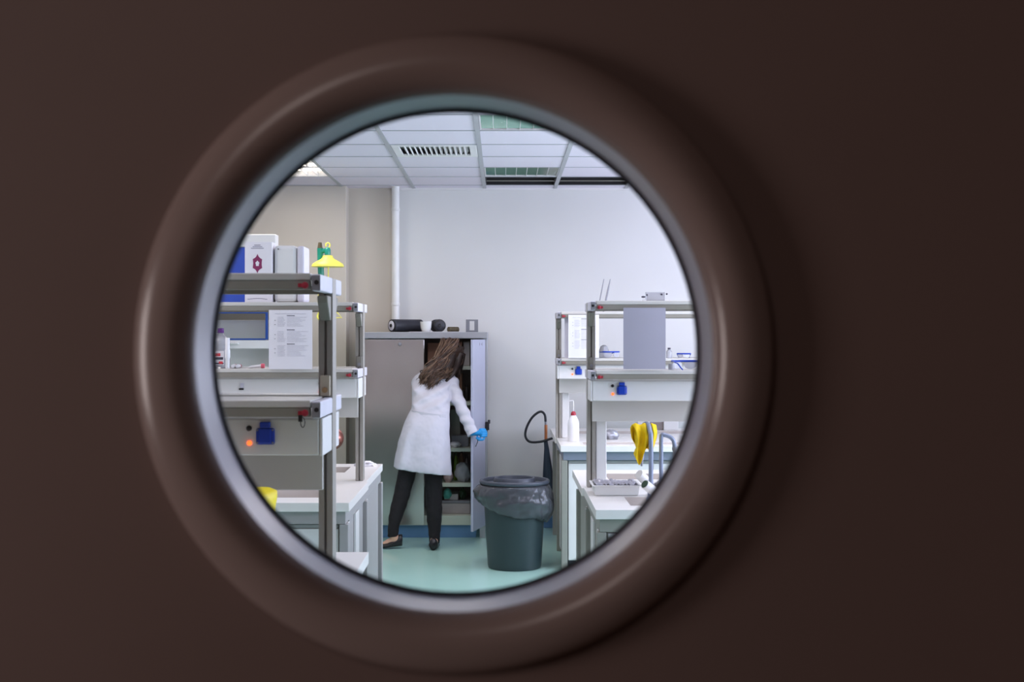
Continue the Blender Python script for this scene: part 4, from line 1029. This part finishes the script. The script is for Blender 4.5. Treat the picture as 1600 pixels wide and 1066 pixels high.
# lab coat
c = MB()
prof = [  # v, left, right, depth, half depth, side tilt
    (736, 614.5, 706, 10.40, .165), (722, 616.5, 705.3, 10.40, .165), (700, 621, 703.5, 10.405, .155), (680, 626, 702.5, 10.41, .145), (664, 631, 702.3, 10.42, .135),
    (650, 637, 702.5, 10.44, .122), (638, 643, 703, 10.46, .112), (628, 644, 703, 10.49, .108), (616, 643.5, 703.5, 10.535, .106), (604, 643.5, 706, 10.58, .102),
    (595, 645, 709.5, 10.615, .092), (588, 648, 711, 10.635, .078), (583, 655, 708, 10.645, .06), (579, 666, 702, 10.655, .045)]
rings = []
prof_f = []
cols_ = [rbez([p[i] for p in prof], 5) for i in range(5)]
for (v, l, r_, d, hd) in zip(*cols_):
    ring = []
    for k in range(72):
        a = 2 * math.pi * k / 72
        ca, sa_ = math.cos(a), math.sin(a)
        ex_ = abs(ca) ** .85 * (1 if ca > 0 else -1); ey = abs(sa_) ** .85 * (1 if sa_ > 0 else -1)
        low = max(0, (v - 640) / 96); up_ = min(1, max(0, (646 - v) / 14)) * min(1, max(0, (v - 584) / 12))
        x = X((l + r_) / 2, d) + ex_ * (r_ - l) / 2 * d / F
        fold = 1 + .075 * low * math.sin(5 * a + 1.0) + .05 * low * math.sin(8 * a + v * .02)
        y = d + ey * hd * fold
        if sa_ < 0:            # drag lines running diagonally across the back
            y += up_ * (.026 * (abs(math.sin((v - 600) / 8.5 - ca * 2.6)) - .5) * (.35 + .65 * abs(ca)) + .012 * math.sin((v - 600) / 3.4 + ca * 5))
        z = Z(v, d) - (low ** 2) * .055 * (ca * .6)
        ring.append(Vector((x, y, z)))
    rings.append(ring)
c.rings(rings)
def sleeve(pts, rad, seed, n=9):
    pp_ = bez(pts, n); rr = rbez(rad, n)
    c.tube(pp_, rr, 22, True, wob=lambda i, a: 1 + .10 * math.sin(i * .95 + 1.6 * math.sin(a + seed)) * min(1, i / 5) + .03 * math.sin(2 * a + i * .6))
sleeve([sk(697, 595, 10.63), S_R + Vector((.0, 0, 0)), sk(713, 619, 10.555), E_R, sk(731, 661, 10.465), sk(738.5, 679, 10.44)], [.045, .058, .052, .049, .046, .040], 0)
sleeve([sk(664, 595, 10.65), S_L, sk(662, 617, 10.72), E_L, sk(678, 641, 10.85), W_L], [.045, .056, .050, .044, .040, .034], 2)
coat = c.build('lab_coat', M['coat'], pr, mods=[remesh(.0065, 2, .012, .09)])
# belt across the back and its tab, back seam, collar
bl = MB()
def coatsurf(v, f):       # point on the back (camera side) of the coat at height v, f in -1..1
    for (p, q) in zip(prof, prof[1:]):
        if p[0] >= v >= q[0]:
            t_ = (p[0] - v) / (p[0] - q[0]); l, r_, d, hd = [p[i] + (q[i] - p[i]) * t_ for i in (1, 2, 3, 4)]
            return Vector((X((l + r_) / 2, d) + f * (r_ - l) / 2 * d / F, d - hd * (1 - abs(f) ** 2.35) ** .425 - .006, Z(v, d)))
pts = [coatsurf(640 + 7 * (k / 14), -.93 + 1.75 * k / 14) for k in range(15)]
mbv = [[p + Vector((0, -.003, .0)), p + Vector((0, -.003, -.042)), p + Vector((0, .004, -.042)), p + Vector((0, .004, 0))] for p in pts]
bl.rings(mbv).build('belt', M['coat'], pr, bevel=.002, smooth=True)
tb = MB(); p = coatsurf(646, .55); q_ = coatsurf(646, .86)
tb.rings([[a + Vector((0, -.006, 0)), a + Vector((0, -.006, -.05)), a + Vector((0, .002, -.05)), a + Vector((0, .002, 0))] for a in (p, (p + q_) / 2 + Vector((0, -.002, .004)), q_)]).build('belt_tab', M['coat'], pr, bevel=.004)
cf = MB(); cd = (W_R - sk(731, 661, 10.465)).normalized()
cf.tube([W_R - cd * .050, W_R - cd * .02, W_R + cd * .004], [.044, .0445, .047], 24).build('cuff', M['coat'], pr, smooth=True)

# trousers
t_ = MB()
def leg(pts, rad): 
    t_.tube(bez(pts, 9), rbez(rad, 9), 24, True, wob=lambda i, a: 1 + .018 * math.sin(i * .9 + 2 * a))
leg([sk(654, 690, 10.43), sk(643, 715, 10.425), sk(635, 742, 10.41), sk(627, 775, 10.385), sk(620, 800, 10.35), sk(615, 822, 10.32), sk(613.4, 840, 10.305)], [.085, .080, .070, .0625, .056, .044, .039])
leg([sk(682, 690, 10.43), sk(679.5, 715, 10.42), sk(677.7, 742, 10.405), sk(677.6, 775, 10.39), sk(678.5, 805, 10.365), sk(678.8, 830, 10.345), sk(678.6, 850, 10.33)], [.085, .078, .070, .066, .062, .047, .040])
t_.ell(sk(668, 690, 10.42), (.15, .11, .10))
t_.build('trousers', M['trouser'], pr, mods=[remesh(.0075, 3, .012, .05)])

# shoes: low ballet flats, open over the instep
def shoe(heel, toe, zb_heel, zb_toe):
    s = MB(); ax_ = Vector((toe.x - heel.x, toe.y - heel.y, 0)); L = ax_.length; ax_.normalize(); sd = Vector((-ax_.y, ax_.x, 0))
    rings = []
    for k in range(15):
        f = k / 14
        wd = .037 * (math.sin(math.pi * (.17 + .77 * f)) ** .45) * (1 if f < .5 else 1.12) + .004
        zb = zb_heel + (zb_toe - zb_heel) * min(1, f / .8)
        h = .088 - .056 * min(1, max(0, f - .16) / .40) ** .8 + .006 * math.sin(math.pi * f)
        ctr = Vector((heel.x, heel.y, 0)) + ax_ * (L + .07) * f - ax_ * .047
        ring = []
        for q in range(18):
            a = 2 * math.pi * q / 18
            y = math.cos(a) * wd; zz = (math.sin(a) * .5 + .5)
            ring.append(ctr + sd * y * (1 if zz < .6 else .86) + Vector((0, 0, zb + zz * h)))
        rings.append(ring)
    s.rings(rings)
    return s
shoe(heelL, toeL, .022, .002).build('shoe', M['shoe'], pr, smooth='all')
shoe(heelR, toeR, .002, .002).build('shoe', M['shoe'], pr, smooth='all')

# hair: cap, falling mass and wavy locks in one mesh
h = MB()
h.ell(HEAD + hm @ Vector((0, -.018, .012)), (.088, .098, .112), rot=hm, seg=30, fn=lambda v: .80 if v.y > .62 and v.z < .55 else 1)
lob_pts = [HEAD + hm @ Vector((-.01, -.05, .03)), sk(694, 566, 10.65), sk(685, 581, 10.58), sk(677, 594, 10.52), sk(669, 604, 10.49)]
h.tube(bez(lob_pts, 8), rbez([.078, .086, .074, .052, .018], 8), 20, True, ry=.62, mi=1)
side = [HEAD + hm @ Vector((.05, .0, .02)), sk(710, 568, 10.70), sk(706, 582, 10.62), sk(697, 596, 10.55)]
h.tube(bez(side, 8), rbez([.06, .056, .042, .012], 8), 16, True, ry=.6, mi=1)
h.tube(bez([HEAD + hm @ Vector((.06, .03, .03)), sk(717, 568, 10.78), sk(715, 583, 10.76), sk(711, 592, 10.74)], 6), rbez([.045, .040, .026, .008], 6), 14, True, mi=1)
rnd = random.Random(11)
def lock(ps, r0, mi, am, ph, fq):
    n = len(ps) - 1
    ps = [p + Vector((math.sin(i * fq + ph), .6 * math.cos(i * fq + ph), .25 * math.sin(i * fq * 1.3))) * am * min(1, i / 9) for i, p in enumerate(ps)]
    h.tube(ps, [r0 * (1 - .8 * (i / n) ** 3) for i in range(n + 1)], 7, True, mi=mi)
for k in range(380):
    f = rnd.random()
    a = R(rnd.uniform(-80, 80))
    st_ = HEAD + hm @ Vector((.086 * math.sin(a), -.06 - .03 * math.cos(a), .03 + rnd.uniform(-.02, .09)))
    ue = 656 + 46 * f + rnd.uniform(-3, 3)
    ve = (601 + 9 * math.sin(math.pi * min(1, max(0, (ue - 652) / 30)))) - max(0, ue - 680) * .75 + rnd.uniform(-12, 2)
    de = 10.455 + .10 * abs(f - .35) + rnd.uniform(0, .04)
    mid1 = sk(ue * .45 + 697 * .55 + rnd.uniform(-6, 5), 566 + rnd.uniform(-4, 6), 10.575 + .05 * abs(f - .4) + rnd.uniform(-.015, .03))
    mid2 = sk(ue * .85 + 690 * .15 + rnd.uniform(-4, 3), 584 + rnd.uniform(-4, 6), 10.495 + .08 * abs(f - .4) + rnd.uniform(-.01, .035))
    lock(bez([st_, mid1, mid2, sk(ue, ve, de)], 9), rnd.uniform(.003, .0065), rnd.choice((0, 0, 1, 2, 2)), rnd.uniform(.010, .024), rnd.uniform(0, 6.3), rnd.uniform(.45, .7))
for k in range(46):                       # shorter locks falling on the far side of the face
    st_ = HEAD + hm @ Vector((.080, rnd.uniform(-.05, .04), rnd.uniform(.02, .085)))
    ue = rnd.uniform(704, 719); ve = rnd.uniform(584, 598)
    lock(bez([st_, sk(rnd.uniform(712, 722), 566, 10.74 + rnd.uniform(-.04, .04)), sk((ue + 716) / 2, 580, 10.71 + rnd.uniform(-.04, .04)), sk(ue, ve, 10.69 + rnd.uniform(-.04, .04))], 8), rnd.uniform(.004, .008), rnd.choice((0, 1, 1, 1)), rnd.uniform(.005, .011), rnd.uniform(0, 6.3), .5)
h.build('hair', [M['hair'], M['hair_shade'], M['hair_highlight']], pr, smooth='all')

# ------------------------------------------------------------------ lights
def area(name, loc, rot, sx_, sy_, power, col):
    l = bpy.data.lights.new(name, 'AREA'); l.shape = 'RECTANGLE'; l.size = sx_; l.size_y = sy_; l.energy = power; l.color = col
    o = bpy.data.objects.new(name, l); C.objects.link(o); o.location = loc; o.rotation_euler = rot; return o
area('window_daylight', (XR - .05, (WX0 + WX1) / 2, (WZ0 + WZ1) / 2), (0, R(90), 0), WZ1 - WZ0, WX1 - WX0, 136, (.85, .85, 1.0))
for i, (x, y, p) in enumerate(((-1.6, 3.2, 12), (-2.4, 6.0, 22), (1.3, 6.2, 13), (-.2, 8.2, 19), (1.6, 8.0, 11), (.6, 9.6, 8))):
    area('ceiling_fill', (x, y, CZ - .02), (0, 0, 0), .55, 1.15, p, (1.0, .92, .96))  # added ceiling fills, placed for their effect, no fixtures modelled
area('warm_lamp', (-1.65, 10.0, CZ - .02), (0, 0, 0), .5, 1.0, 10, (1.0, .92, .83))
area('corridor_side_light', (-2.5, .05, 1.62), (0, R(-90), 0), .9, .6, 12.5, (1.0, .86, .84))  # unseen light from the left; neither window nor fixture stands there
area('corridor_fill', (-.8, -1.2, CZ - .1), (R(25), 0, R(-20)), .6, 1.2, 5.6, (1.0, .84, .80))  # added unseen fill that softens the ring's shadow on the door
wd = bpy.data.worlds.new('world'); bpy.context.scene.world = wd; wd.use_nodes = True
wd.node_tree.nodes['Background'].inputs[0].default_value = (.6, .7, .9, 1); wd.node_tree.nodes['Background'].inputs[1].default_value = .05

# ------------------------------------------------------------------ camera
cam = bpy.data.cameras.new('camera'); co = bpy.data.objects.new('camera', cam); C.objects.link(co)
co.location = (0, 0, CH); co.rotation_euler = (R(90), 0, 0)
cam.sensor_width = 36; cam.lens = F / 1600 * 36
cam.shift_x = (800 - UX) / 1600; cam.shift_y = -(533 - VY) / 1600
cam.clip_start = .05; cam.clip_end = 60
cam.dof.use_dof = True; cam.dof.focus_distance = 9.5; cam.dof.aperture_fstop = 9.0
sc = bpy.context.scene; sc.camera = co
sc.view_settings.view_transform = 'Standard'; sc.view_settings.look = 'None'; sc.view_settings.gamma = 1; sc.view_settings.exposure = .12
sc.view_settings.use_curve_mapping = False
sc.cycles.use_denoising = True; sc.cycles.caustics_reflective = False; sc.cycles.caustics_refractive = False
sc.cycles.max_bounces = 10; sc.cycles.transparent_max_bounces = 16; sc.cycles.sample_clamp_indirect = 8
